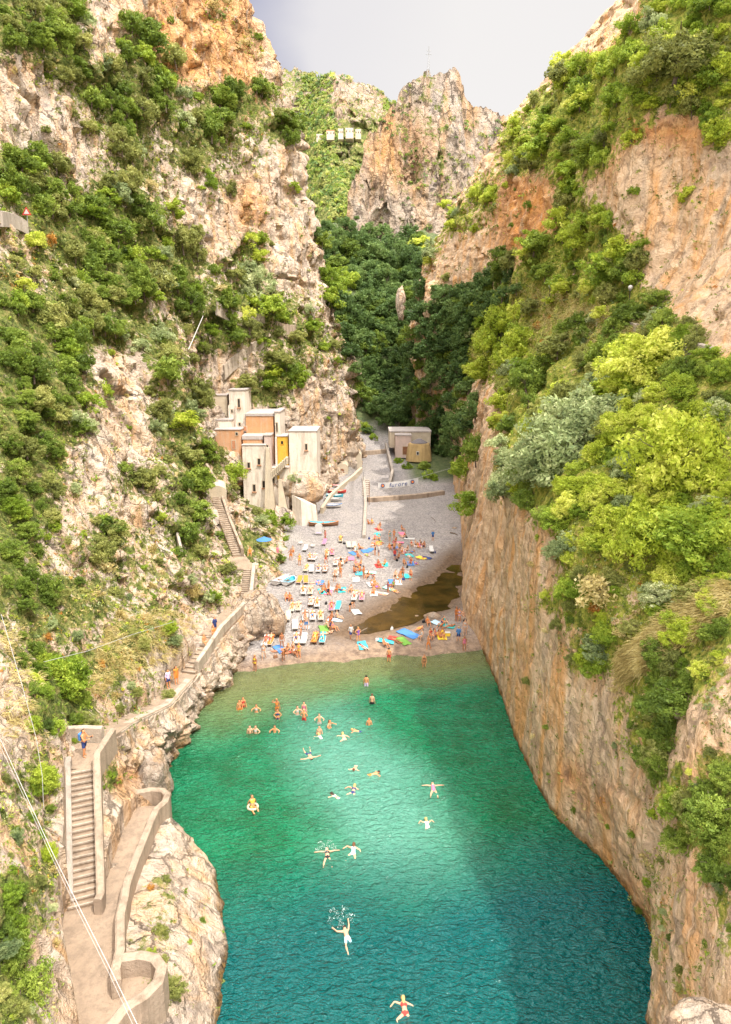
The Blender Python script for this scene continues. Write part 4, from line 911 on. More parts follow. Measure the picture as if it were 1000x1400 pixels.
p0, p1 = at(278, 432, 104), at(258, 478, 100); tag(MB().tube([p0, p1], [.05, .07]).build('pole', PAINT['white']), 'thin white pole leaning in the green band left of zigzag', 'pole')
tag(MB().tube([at(-4, 1000, 26), at(35, 1085, 23.5), at(75, 1172, 21.5), at(110, 1243, 20), at(150, 1322, 18.5), at(195, 1415, 17)], .011, 8).build('steel_cable', M['cable']), 'thick pale cable crossing the lower left corner', 'cable')
tag(MB().tube([at(-4, 1010, 25.6), at(35, 1093, 23.2), at(75, 1180, 21.2), at(110, 1252, 19.8), at(150, 1332, 18.3), at(190, 1418, 16.9)], .006, 6).build('steel_cable', M['cable']), 'thin pale cable running just beside the thick one', 'cable')
tag(MB().tube([at(2, 840, 34), at(30, 935, 32), at(50, 1010, 31), at(58, 1060, 30.4), at(60, 1105, 30)], .013, 6).build('rope', M['cable']), 'thin rope hanging straight down over the left rocks', 'rope')
tag(MB().tube([at(238, 850, 48), at(180, 868, 44), at(120, 890, 42), at(60, 905, 40)], .013, 6).build('rope', M['cable']), 'thin line strung across the bare left cliff', 'rope')

# ------------------------------------------------------------------ the village
def window(parent, u_, v_, w, h, Y, glass='dark', sill=True, arch=False, surround=None):
    p = at(u_, v_, Y); px = depth_of(p) / F; w, h = w * px, h * px; loc = parent.location
    c_ = p - loc; e_ = MB().box((c_.x - w/2 - .12, c_.y - .09, c_.z - h/2 - .10), (c_.x + w/2 + .12, c_.y + .02, c_.z + h/2 + .12)).build('window', surround or M['pale_plaster'], parent)
    MB().box((c_.x - w/2, c_.y - .105, c_.z - h/2), (c_.x + w/2, c_.y - .05, c_.z + h/2)).build('pane', M[glass], e_)
    if sill: MB().box((c_.x - w/2 - .2, c_.y - .3, c_.z - h/2 - .22), (c_.x + w/2 + .2, c_.y + .02, c_.z - h/2 - .11)).build('sill', M['tile'], e_)
    return e_
def house(name, label, u0, u1, v0, v1, Y, deep, wall, roof=True, wins=(), roofh=.25, zb=None, skew=0., roofm='roof'):
    a_ = at(u0, v0, Y); b_ = at(u1, v1, Y); z0 = zb if zb is not None else b_.z
    e_ = empty(name, ((a_.x + b_.x) / 2, Y, z0)); tag(e_, label, 'house'); L = e_.location; hw = (b_.x - a_.x) / 2; H = a_.z - z0
    mb = MB(); k = 0
    mb.v = [(-hw, 0, 0), (hw, 0, 0), (hw + skew, deep, 0), (-hw + skew, deep, 0), (-hw, 0, H), (hw, 0, H), (hw + skew, deep, H), (-hw + skew, deep, H)]
    mb.f = [(3, 2, 1, 0), (4, 5, 6, 7), (0, 1, 5, 4), (1, 2, 6, 5), (2, 3, 7, 6), (3, 0, 4, 7)]; mb.build('wall', M[wall], e_, bevel=.05)
    if roof:
        r_ = MB(); o_ = .12; r_.v = [(-hw - o_, -o_, H + .003), (hw + o_, -o_, H + .003), (hw + skew + o_, deep, H + .003), (-hw + skew - o_, deep, H + .003), (-hw - o_, -o_, H + roofh), (hw + o_, -o_, H + roofh), (hw + skew + o_, deep, H + roofh * 1.6), (-hw + skew - o_, deep, H + roofh * 1.6)]
        r_.f = mb.f; r_.build('roof', M[roofm], e_, bevel=.04)
    for w in wins: window(e_, *w[:4], Y, **(w[4] if len(w) > 4 else {}))
    return e_
V1 = house('village_house', 'tall cream house top left of village with grey flat roof', 284, 313, 541, 600, 126, 7, 'pale_plaster', zb=14)
V2 = house('village_house', 'narrow white house with vertical ribs, highest of the village', 313, 337, 534, 600, 125, 7, 'white_plaster', wins=[(327, 551, 2.6, 11, dict(sill=True)), (317.5, 562, 2, 4, dict(sill=False)), (328, 580, 2.4, 4, dict(sill=False))], zb=14)
for dx in (-1.4, -.2): MB().box((dx - .16, -.45, 0), (dx + .16, .02, 9.0), 0).build('rib', M['white_plaster'], V2)
V3 = house('village_house', 'low white terrace wall under the cream house', 288, 318, 575, 602, 123.5, 3, 'white_plaster', zb=14)
V4 = house('village_house', 'orange gabled house with pale grey roof in village centre', 336, 375, 569, 610, 124, 9, 'orange_plaster', roofh=.5, zb=10, wins=[(335.5, 586, 4, 6, dict(glass='tile', sill=False))])
gb = MB(); gb.v = [(2.62, 0, 9.5), (2.62, 9, 9.5), (4.2, 9, 9.5), (4.2, 0, 9.5), (2.62, 0, 0), (2.62, 9, 0), (4.2, 9, 0), (4.2, 0, 0)]
V4b = house('village_house', 'slim white gable house right of the orange gabled one', 375.5, 384.5, 564, 640, 123.6, 8, 'white_plaster', zb=8, wins=[(379, 584, 1.8, 12, dict(sill=False))])
V5 = house('village_house', 'small faded orange house with red door at left', 294, 331, 588, 640, 121, 5, 'orange_plaster', roofh=.18, zb=9, wins=[(324, 593, 2.6, 3.4, dict(sill=False)), (320, 608, 4.4, 11, dict(glass='tile', sill=False))])
V6 = house('village_house', 'low block with long grey roof before the orange gable', 332, 360, 601, 640, 121.4, 6, 'orange_plaster', roofh=.7, zb=8)
V6b = house('village_house', 'narrow pinkish house end above the white stairs', 361, 372, 596, 645, 121, 7, 'pink_plaster', zb=7, wins=[(366, 612, 1.8, 7, dict(sill=False))])
V7 = house('village_house', 'big white house front with four brown windows', 331, 366, 609, 712, 119.5, 8, 'white_plaster', roofh=.12, zb=1.0,
           wins=[(340.5, 636, 3.2, 7), (354.5, 631, 3.2, 8), (348, 667, 3.2, 9), (361, 662, 3.2, 9)])
V7b = house('village_house', 'white wing with arched opening right of the buttress', 372, 396, 640, 712, 119.8, 8, 'white_plaster', zb=1.0, roofh=.1, wins=[(374, 657, 3, 7), (381, 653, 3, 6, dict(glass='ochre_plaster', sill=False))])
V8 = house('village_house', 'large plain white block house with one brown window', 395, 434, 590, 652, 122, 9, 'white_plaster', zb=9.2, roofh=.15, wins=[(419, 611, 2.6, 8)])
V8n = house('village_house', 'ochre yellow niche house with tiny dark window', 379, 394.5, 597, 628, 122.6, 4, 'ochre_plaster', zb=11.5, roofh=.15, wins=[(386, 605, 3.2, 4, dict(sill=False, surround=M['ochre_plaster']))])
tag(MB().box(at(376, 598, 121.6), at(379.5, 640, 121.6) + Vector((0, .6, 0))).build('pillar', M['white_plaster']), 'white pillar left of the ochre niche', 'pillar')
for e_ in (V7, V8, V7b):
    pass
# tapering buttress
def buttress(u0, v0, u1, v1, wt, wb, Y, label, m='pale_plaster'):
    a_ = at(u0, v0, Y); b_ = at(u1, v1, Y); mb = MB()
    mb.v = [(a_.x - wt/2, Y - .25, a_.z), (a_.x + wt/2, Y - .25, a_.z), (a_.x + wt/2, Y + .6, a_.z), (a_.x - wt/2, Y + .6, a_.z), (b_.x - wb/2, Y - 1.4, b_.z), (b_.x + wb/2, Y - 1.4, b_.z), (b_.x + wb/2, Y + .6, b_.z), (b_.x - wb/2, Y + .6, b_.z)]
    mb.f = [(0, 1, 2, 3), (7, 6, 5, 4), (4, 5, 1, 0), (5, 6, 2, 1), (6, 7, 3, 2), (7, 4, 0, 3)]; tag(mb.build('buttress', M[m]), label, 'buttress')
buttress(366, 612, 371, 703, .5, 2.0, 119.3, 'tall tapering stone buttress between the white house fronts')
buttress(383, 655, 389, 700, .5, 1.7, 119.4, 'shorter buttress under the arched opening')
stp = MB()
for i_ in range(9): p = at(371 + i_ * 2.5, 644 - i_ * 2.4, 119.2); stp.box((p.x, 118.5, p.z - 1.2), (p.x + .42, 119.75, p.z))
tag(stp.build('stairway', M['pale_plaster']), 'white steps climbing to the ochre niche', 'stairs')
# retaining wall and ramp wall
a_ = at(399, 674, 117); rw = MB(); q = [at(399, 676, 118.5), at(412, 684, 117), at(432, 692, 119)]; qb = [at(402, 728, 118.5), at(414, 722, 117.0), at(436, 712, 119)]
mb = MB()
for t_, b_ in zip(q, qb): mb.v += [(t_.x, t_.y, t_.z), (t_.x - .3, t_.y + 5, t_.z), (b_.x, t_.y - .3, .8), (b_.x - .3, b_.y + 5, .8)]
mb.f = [(0, 4, 6, 2), (4, 8, 10, 6), (0, 1, 5, 4), (4, 5, 9, 8), (0, 2, 3, 1), (8, 9, 11, 10)]
tag(mb.build('retaining_wall', M['white_plaster']), 'broad pale retaining wall below the white block house', 'wall')
def beach_pts(px): return [tuple(cast(u_, v_, ('beach',))[0]) for u_, v_ in px]
strip_wall('ramp_wall', interp_path(beach_pts([(440, 702), (452, 683), (468, 668), (484, 655), (494, 645)]), 16), -1, 1.1, .6, M['pale_plaster'], 'pale wall behind the boats along the ramp')
strip_wall('ramp_wall', interp_path(beach_pts([(498, 736), (499, 712), (500, 690), (499, 672), (497, 655)]), 16), -1.2, .55, .6, M['stonewall'], 'low wall edging the ramp on the river side')
strip_wall('river_dam', interp_path(beach_pts([(503, 686), (530, 684), (570, 681), (606, 676)]), 12), -1.5, .9, 1.2, M['parapet'], 'low stone weir across the dry river at beach head')
strip_wall('river_dam', interp_path(beach_pts([(490, 622), (510, 621), (527, 619)]), 8), -1.5, 1.0, 1.0, M['parapet'], 'small stone step across the river lane under the ravine')
strip_wall('river_wall', interp_path(beach_pts([(533, 668), (537, 650), (533, 632), (528, 612)]), 12), -1, 1.3, .6, M['stonewall'], 'grey wall along the right bank of the river lane')
h = cast(555, 628, ('beach',)); YH = min(h[0].y, 188)
V9 = house('river_house', 'pink walled flat house with brown door beyond the banner', 541, 562, 596, 626, YH, 9, 'pink_plaster', roofh=.35, wins=[(554.6, 616, 7.5, 11, dict(glass='wood', sill=False))])
V10 = house('river_house', 'long low ochre outbuilding joined behind the pink house', 533, 589, 591, 612, YH + 3, 9, 'pale_plaster', roofh=.4)
# round stone hut with conical roof
p = at(573, 630, YH - 2); e_ = empty('stone_hut', p); tag(e_, 'round ochre stone hut with a dark conical roof', 'hut'); k = depth_of(p) / F
bm = bmesh.new(); R1 = 16.5 * k; ring = []
for j, (rr, zz) in enumerate([(1.04, 0), (1.0, 8), (.95, 16), (.86, 23), (.80, 24.5)]):
    ring.append([bm.verts.new((math.cos(a_) * R1 * rr * (1 + .05 * math.sin(a_ * 9)), math.sin(a_) * R1 * rr * .8, zz * k)) for a_ in np.linspace(0, 2 * math.pi, 36, endpoint=False)])
for r0, r1 in zip(ring, ring[1:]):
    for i_ in range(36): bm.faces.new((r0[i_], r0[(i_+1) % 36], r1[(i_+1) % 36], r1[i_]))
bm.faces.new(ring[-1]); me = bpy.data.meshes.new('wall'); bm.to_mesh(me); bm.free(); link('wall', me, plaster('tufa_wall', (.52, .36, .16), (.30, .20, .09), .7), e_)
MB().tube([(0, 0, 24.5 * k), (0, 0, 25.5 * k), (0, 0, 30 * k), (0, 0, 30.6 * k)], [11.5 * k, 11 * k, 3 * k, .2 * k], 24).build('roof', simple('slate_roof', (.16, .14, .14), .8, .3), e_)
w_ = MB().box((-4.6 * k, -R1 * .84, 9.5 * k), (-1.0 * k, -R1 * .70, 14.5 * k)).build('window', PAINT['white'], e_); MB().box((-4.0 * k, -R1 * .86, 10.2 * k), (-1.6 * k, -R1 * .842, 13.8 * k)).build('pane', M['dark'], w_)
# arched stores under the left spur
def arch_front(u_, v_, w, hgt, Y, dw, label, doorm):
    p = at(u_, v_, Y); k = depth_of(p) / F; e_ = empty('stone_store', p); tag(e_, label, 'store')
    W2 = w * k / 2; H = hgt * k; prof = [(-W2, 0)] + [(W2 * math.cos(a_), H * .62 + W2 * .75 * math.sin(a_)) for a_ in np.linspace(math.pi, 0, 12)] + [(W2, 0)]
    mb = MB(); n_ = len(prof); mb.v = [(x_, 0, z_) for x_, z_ in prof] + [(x_, 6, z_) for x_, z_ in prof]; mb.f = [tuple(range(n_)), tuple(2*n_ - 1 - i_ for i_ in range(n_))] + [(i_, (i_+1) % n_, (i_+1) % n_ + n_, i_ + n_) for i_ in range(n_)]
    mb.build('wall', M['pale_plaster'], e_)
    D = dw * k / 2; prof = [(-D, .02)] + [(D * math.cos(a_), H * .42 + D * math.sin(a_)) for a_ in np.linspace(math.pi, 0, 9)] + [(D, .02)]; n_ = len(prof)
    mb = MB(); mb.v = [(x_, -.05, z_) for x_, z_ in prof] + [(x_, .03, z_) for x_, z_ in prof]; mb.f = [tuple(range(n_)), tuple(2*n_ - 1 - i_ for i_ in range(n_))] + [(i_, (i_+1) % n_, (i_+1) % n_ + n_, i_ + n_) for i_ in range(n_)]
    mb.build('door', M[doorm], e_)
arch_front(484, 645, 22, 32, 160, 9, 'arched stone store with grey door beside the ramp head', 'stonewall')
arch_front(468, 652, 16, 20, 152, 6, 'small arched boat store under the left spur', 'wood')
arch_front(455, 660, 14, 14, 147, 7, 'lowest arched recess behind the red raft', 'dark')
# shed with rounded top beside stairs
p = at(299, 724, 92); k = depth_of(p) / F; e_ = empty('shed', p); tag(e_, 'pale narrow shed with rounded roof by the upper stair', 'shed'); W2 = 13 * k
prof = [(-W2, 0), (-W2, 50 * k)] + [(W2 * math.cos(a_), 52 * k + 9 * k * math.sin(a_)) for a_ in np.linspace(math.pi * .95, math.pi * .12, 9)] + [(W2, 46 * k), (W2 * .95, 0)]; n_ = len(prof)
mb = MB(); mb.v = [(x_, 0, z_) for x_, z_ in prof] + [(x_ - 1, 5, z_) for x_, z_ in prof]; mb.f = [tuple(range(n_)), tuple(2*n_ - 1 - i_ for i_ in range(n_))] + [(i_, (i_+1) % n_, (i_+1) % n_ + n_, i_ + n_) for i_ in range(n_)]; mb.build('wall', M['pale_plaster'], e_)
MB().box((-W2 * .3, -.06, 12 * k), (W2 * .3, .02, 30 * k)).build('door', M['parapet'], e_)
for u_, v_, r_, sq_, sd_, Y_, lb_ in [(411, 668, 3.4, (1.5, .8, .9), 71., 121.5, 'rough rock footing under the white block house'), (378, 712, 2.6, (1.6, .9, 1.0), 77., 119, 'rock outcrop under the buttress and arched wing'), (345, 716, 2.6, (1.5, .9, .9), 79., 119, 'pale outcrop at the foot of the big white house'), (312, 640, 3.2, (1.3, 1, 1.2), 83., 122, 'rock under the small orange house')]:
    tag(rough_rock('outcrop', at(u_, v_, Y_), r_, sd_, M['rock'], sq_), lb_, 'rock')
# villas on the far hillside
for u_, v_, w, h_, lab in [(437, 190, 11, 7, 'low white villa, leftmost on the far hillside'), (452, 186, 14, 9, 'white villa with orange roof second on far hillside'), (466, 185, 9, 10, 'taller white villa in the middle of the row'), (478, 184, 14, 10, 'white villa with green shutters on the far hillside'), (490, 185, 10, 9, 'white villa, rightmost on the far hillside')]:
    hh = cast(u_, v_, ('far_hillside',)); Y = (hh[0].y - 24) if hh else 600
    e_ = house('white_villa', lab, u_ - w*.38, u_ + w*.38, v_ - h_*.75, v_, Y, 12, 'pale_plaster', roofh=.9, zb=at(u_, v_, Y).z - 3, roofm='tile' if 'orange' in lab else 'roof')
    for d_ in (-.28, .05, .33): window(e_, u_ + d_ * w, v_ - h_ * .45, 1.1, 2.2, Y - .05, glass='dark', sill=False)
# pylon on the crag
hh = cast(586, 112, ('middle_crag',)); P0 = hh[0] if hh else at(586, 104, 320); P0 = Vector((at(586, 104, P0.y).x, P0.y, at(586, 106, P0.y).z)); k = depth_of(P0) / F
e_ = empty('lattice_pylon', P0); tag(e_, 'thin lattice pylon standing on the middle crag', 'pylon'); H = 38 * k
mb = MB(); B = 2.2 * k; T_ = .5 * k
for sx in (-1, 1):
    for sy in (-1, 1): mb.tube([(sx * B, sy * B, 0), (sx * T_, sy * T_, H * .7), (sx * T_ * .6, sy * T_ * .6, H)], .10)
for i_ in range(8):
    z0, z1 = H * .7 * i_ / 8, H * .7 * (i_ + 1) / 8; w0 = B + (T_ - B) * i_ / 8; w1 = B + (T_ - B) * (i_ + 1) / 8
    mb.tube([(-w0, -w0, z0), (w1, -w1, z1)], .06, 4); mb.tube([(w0, -w0, z0), (-w1, -w1, z1)], .06, 4)
mb.build('mast', M['metal'], e_)
for z_, w in ((.74, 3.8), (.86, 3.0)): MB().tube([(-w * k, 0, H * z_), (w * k, 0, H * z_)], .12).build('cross_arm', M['metal'], e_)
# banner across the river lane
pA, pB = at(517, 664, 134), at(572, 657, 134); e_ = empty('banner', pA); tag(e_, 'long white banner with dark script and round emblems over lane', 'banner')
d = pB - pA; Lb = d.length; ang = math.atan2(d.z, d.x); hb = 8.0 * depth_of(pA) / F
mb = MB(); n_ = 24
for i_ in range(n_ + 1):
    f_ = i_ / n_; x_, z_ = d.x * f_, d.z * f_ - .25 * math.sin(math.pi * f_); y_ = .10 * math.sin(f_ * 17)
    mb.v += [(x_, y_, z_ - hb/2), (x_, y_, z_ + hb/2), (x_, y_ + .02, z_ + hb/2), (x_, y_ + .02, z_ - hb/2)]
for i_ in range(n_):
    for j in range(4): a_ = i_*4+j; b_ = i_*4+(j+1) % 4; mb.f.append((a_, b_, b_+4, a_+4))
mb.build('cloth', FAB['white'], e_)
cu = bpy.data.curves.new('lettering', 'FONT'); cu.body = 'furore'; cu.size = hb * 1.05; cu.extrude = .02; cu.align_x = 'CENTER'; cu.align_y = 'CENTER'; cu.shear = .25; cu.space_character = 1.15
to = bpy.data.objects.new('tmp_text', cu); COL.objects.link(to); bpy.context.view_layer.update(); me = bpy.data.meshes.new_from_object(to.evaluated_get(bpy.context.evaluated_depsgraph_get())); bpy.data.objects.remove(to)
o = link('lettering', me, PAINT['navy'], e_); o.location = (d.x * .5, -.16, d.z * .5 - .25); o.rotation_euler = (R(90), -ang, 0)
for f_ in (.12, .86):
    c_ = Vector((d.x * f_, -.14, d.z * f_ - .1)); em = MB().tube([c_, c_ + Vector((0, .04, 0))], hb * .34, 20).build('emblem', PAINT['navy'], e_)
    MB().tube([c_ - Vector((0, .02, 0)), c_ + Vector((0, -.001, 0))], hb * .2, 16).build('emblem_centre', PAINT['orange'], em)
for i_, q in enumerate(((0, 0), (d.x, d.z))): MB().tube([(q[0], .05, q[1] + hb * .5), (q[0] + (-7 if i_ == 0 else 8), 1, q[1] + hb * .5 + 2.2)], .03, 4).build('guy_rope', M['cable'], e_)
for k_, (u_, v_, tall) in enumerate([(505, 690, 4.6), (497, 660, 2.5)]):
    p = cast(u_, v_, ('beach',))[0]; tag(MB().tube([p - Vector((0, 0, .4)), p + Vector((0, 0, tall))], .07).build('post', M['wood' if k_ == 0 else 'metal']), ['tall slim post at the left end of the banner', 'short post on the ramp wall'][k_], 'post')
stp = MB(); p = cast(500, 678, ('beach',))[0]
for i_ in range(8): stp.box((p.x - .7, p.y + i_ * 1.4, p.z - .5), (p.x + .9, p.y + i_ * 1.4 + 1.4, p.z + .22 * (i_ + 1)))
tag(stp.build('stairway', M['stonewall']), 'grey steps from the beach up to the river lane', 'stairs')

# ------------------------------------------------------------------ people: one skinned skeleton per pose, clothing and hair lifted off the same body
def nv(*a): return Vector(a).normalized()
def body(pose):
    """joints from a pose: dict(t=torso dir, f=front dir, th/sh=thigh and shin dirs per side, ua/fa=arm dirs, h=pelvis height, hd=head dir)"""
    t_ = nv(*pose.get('t', (0, 0, 1))); f_ = nv(*pose.get('f', (0, -1, 0))); f_ = (f_ - t_ * f_.dot(t_)).normalized(); s_ = f_.cross(t_).normalized() * -1   # s_ = body's left as seen from the front: +x
    J = {}; E = []; Rr = {}; tagb = []
    def j(n, p, r, par=None, b_=None):
        J[n] = Vector(p); Rr[n] = r
        if par: E.append((par, n)); tagb.append((par, n, b_))
    H = pose.get('h', .93); j('pelvis', (0, 0, H), .125)
    hd = nv(*pose['hd']) if 'hd' in pose else t_
    j('waist', J['pelvis'] + t_ * .17, .112, 'pelvis', 'belly'); j('chest', J['waist'] + t_ * .20, .128, 'waist', 'chest'); j('collar', J['chest'] + t_ * .12, .10, 'chest', 'shoulders')
    j('neck', J['collar'] + (t_ + hd).normalized() * .08, .052, 'collar', 'neck'); j('jaw', J['neck'] + hd * .07 + f_ * .015, .075, 'neck', 'head'); j('head', J['jaw'] + hd * .09, .092, 'jaw', 'head'); j('crown', J['head'] + hd * .06 - f_ * .01, .07, 'head', 'head')
    j('nose', J['jaw'] + hd * .045 + f_ * .10, .014, 'jaw', 'head')
    for i, sd_ in enumerate((-1, 1)):
        th = nv(*pose['th'][i]); sh_ = nv(*pose['sh'][i]); ua = nv(*pose['ua'][i]); fa = nv(*pose['fa'][i]); n = 'lr'[i]
        ft = nv(*pose['ft'][i]) if 'ft' in pose else f_
        j('hip' + n, J['pelvis'] + s_ * sd_ * .095 - t_ * .05, .088, 'pelvis', 'hip'); j('thigh' + n, J['hip' + n] + th * .21, .076, 'hip' + n, 'thigh1'); j('knee' + n, J['hip' + n] + th * .43, .055, 'thigh' + n, 'thigh2')
        j('calf' + n, J['knee' + n] + sh_ * .14, .056, 'knee' + n, 'shin'); j('ankle' + n, J['knee' + n] + sh_ * .41, .036, 'calf' + n, 'shin'); j('toe' + n, J['ankle' + n] + ft * .17 + sh_ * .035, .030, 'ankle' + n, 'foot')
        j('sho' + n, J['collar'] + s_ * sd_ * .165 - t_ * .03, .056, 'collar', 'shoulders'); j('elbow' + n, J['sho' + n] + ua * .29, .040, 'sho' + n, 'upperarm'); j('wrist' + n, J['elbow' + n] + fa * .25, .027, 'elbow' + n, 'forearm')
        j('palm' + n, J['wrist' + n] + fa * .075, .030, 'wrist' + n, 'hand')
        ac = fa.orthogonal().normalized()
        if abs(ac.dot(f_)) > .8: ac = fa.cross(ac)
        for k in range(4):
            o_ = ac * (k - 1.5) * .019; L = (.062, .072, .067, .052)[k]
            j(f'fb{k}{n}', J['palm' + n] + o_ + fa * .03, .0095, 'palm' + n, 'hand'); j(f'ft{k}{n}', J['palm' + n] + o_ * 1.15 + (fa * .9 + f_ * .25) * L, .0075, f'fb{k}{n}', 'hand')
        j('tb' + n, J['wrist' + n] + ac * -.035 + fa * .05, .011, 'wrist' + n, 'hand'); j('tt' + n, J['wrist' + n] + ac * -.058 + fa * .085, .009, 'tb' + n, 'hand')
    names = list(J); ix = {n: i for i, n in enumerate(names)}
    me = bpy.data.meshes.new('sk'); me.from_pydata([J[n] for n in names], [(ix[a_], ix[b_]) for a_, b_ in E], [])
    ob = bpy.data.objects.new('sk', me); COL.objects.link(ob)
    sk = ob.modifiers.new('skin', 'SKIN'); sk.use_smooth_shade = True; sv = me.skin_vertices[0].data
    for n in names: r = Rr[n] * 1.12; sv[ix[n]].radius = (r, r)
    sv[0].use_root = True
    ss = ob.modifiers.new('sub', 'SUBSURF'); ss.levels = 1; ss.render_levels = 1
    bpy.context.view_layer.update(); out = bpy.data.meshes.new_from_object(ob.evaluated_get(bpy.context.evaluated_depsgraph_get())); bpy.data.objects.remove(ob)
    V = np.array([v_.co[:] for v_ in out.vertices]); Nr = np.array([v_.normal[:] for v_ in out.vertices])
    FC = np.array([p.center[:] for p in out.polygons]); best = np.full(len(FC), 9.); lab = np.zeros(len(FC), int); tt = np.zeros(len(FC)); L = [x_[2] for x_ in tagb]
    for k, (a_, b_, _) in enumerate(tagb):
        A0 = np.array(J[a_]); D = np.array(J[b_]) - A0; q = np.clip(((FC - A0) @ D) / (D @ D), 0, 1); d_ = np.linalg.norm(FC - A0 - q[:, None] * D, axis=1) - Rr[b_] * .9
        m_ = d_ < best; best = np.where(m_, d_, best); lab = np.where(m_, k, lab); tt = np.where(m_, q, tt)
    LB = [L[k] for k in lab]; PV_ = [list(p.vertices) for p in out.polygons]
    tn, fn, hdn = np.array(t_), np.array(f_), np.array(hd)
    rel = (FC - np.array(J['pelvis'])) @ tn; hr = (FC - np.array(J['head'])); hz = hr @ hdn; hf = hr @ fn
    def lift(name, sel, off):
        fs = [PV_[i_] for i_ in range(len(PV_)) if sel(i_)]; used = sorted({v_ for q in fs for v_ in q}); mp_ = {v_: i_ for i_, v_ in enumerate(used)}
        m_ = bpy.data.meshes.new(name); m_.from_pydata([tuple(V[v_] + Nr[v_] * off) for v_ in used], [], [tuple(mp_[v_] for v_ in q) for q in fs]); m_.materials.append(FAB['red'])
        m_.polygons.foreach_set('use_smooth', [True] * len(m_.polygons)); return m_
    G = {'body': out, 'hair': lift('hair', lambda i_: LB[i_] == 'head' and (hz[i_] > .045 or (hf[i_] < -.005 and hz[i_] > -.09)), .022),
         'trunks': lift('swim_trunks', lambda i_: LB[i_] in ('hip', 'thigh1') or (LB[i_] == 'belly' and rel[i_] < .07), .012),
         'brief': lift('swim_brief', lambda i_: LB[i_] == 'hip' or (LB[i_] == 'belly' and rel[i_] < .03), .010),
         'top': lift('bikini_top', lambda i_: LB[i_] in ('chest',) and tt[i_] > .25 , .010),
         'suit': lift('swimsuit', lambda i_: LB[i_] in ('hip', 'belly', 'chest') or (LB[i_] == 'shoulders' and tt[i_] < .35), .010),
         'shirt': lift('shirt', lambda i_: LB[i_] in ('belly', 'chest', 'shoulders', 'upperarm'), .02),
         'dress': lift('dress', lambda i_: LB[i_] in ('hip', 'thigh1', 'belly', 'chest', 'shoulders'), .03)}
    out.materials.clear(); out.materials.append(SKIN['tan']); out.name = 'person_body'
    bk = J['collar'] - f_ * .10; lo = bk - t_ * .16; hb_ = MB().tube([J['head'] - f_ * .06 + hd * .03, J['neck'] - f_ * .085, bk, lo], [.085, .08, .065, .02], 8); m2 = bpy.data.meshes.new('long_hair'); m2.from_pydata(hb_.v, [], hb_.f); m2.materials.append(HAIR['dark']); G['long'] = m2
    G['back'] = (J['chest'], t_, f_); G['hand'] = J['palmr']; G['low'] = float(V[:, 2].min()); G['head'] = J['head']
    return G
D = (0, 0, -1)
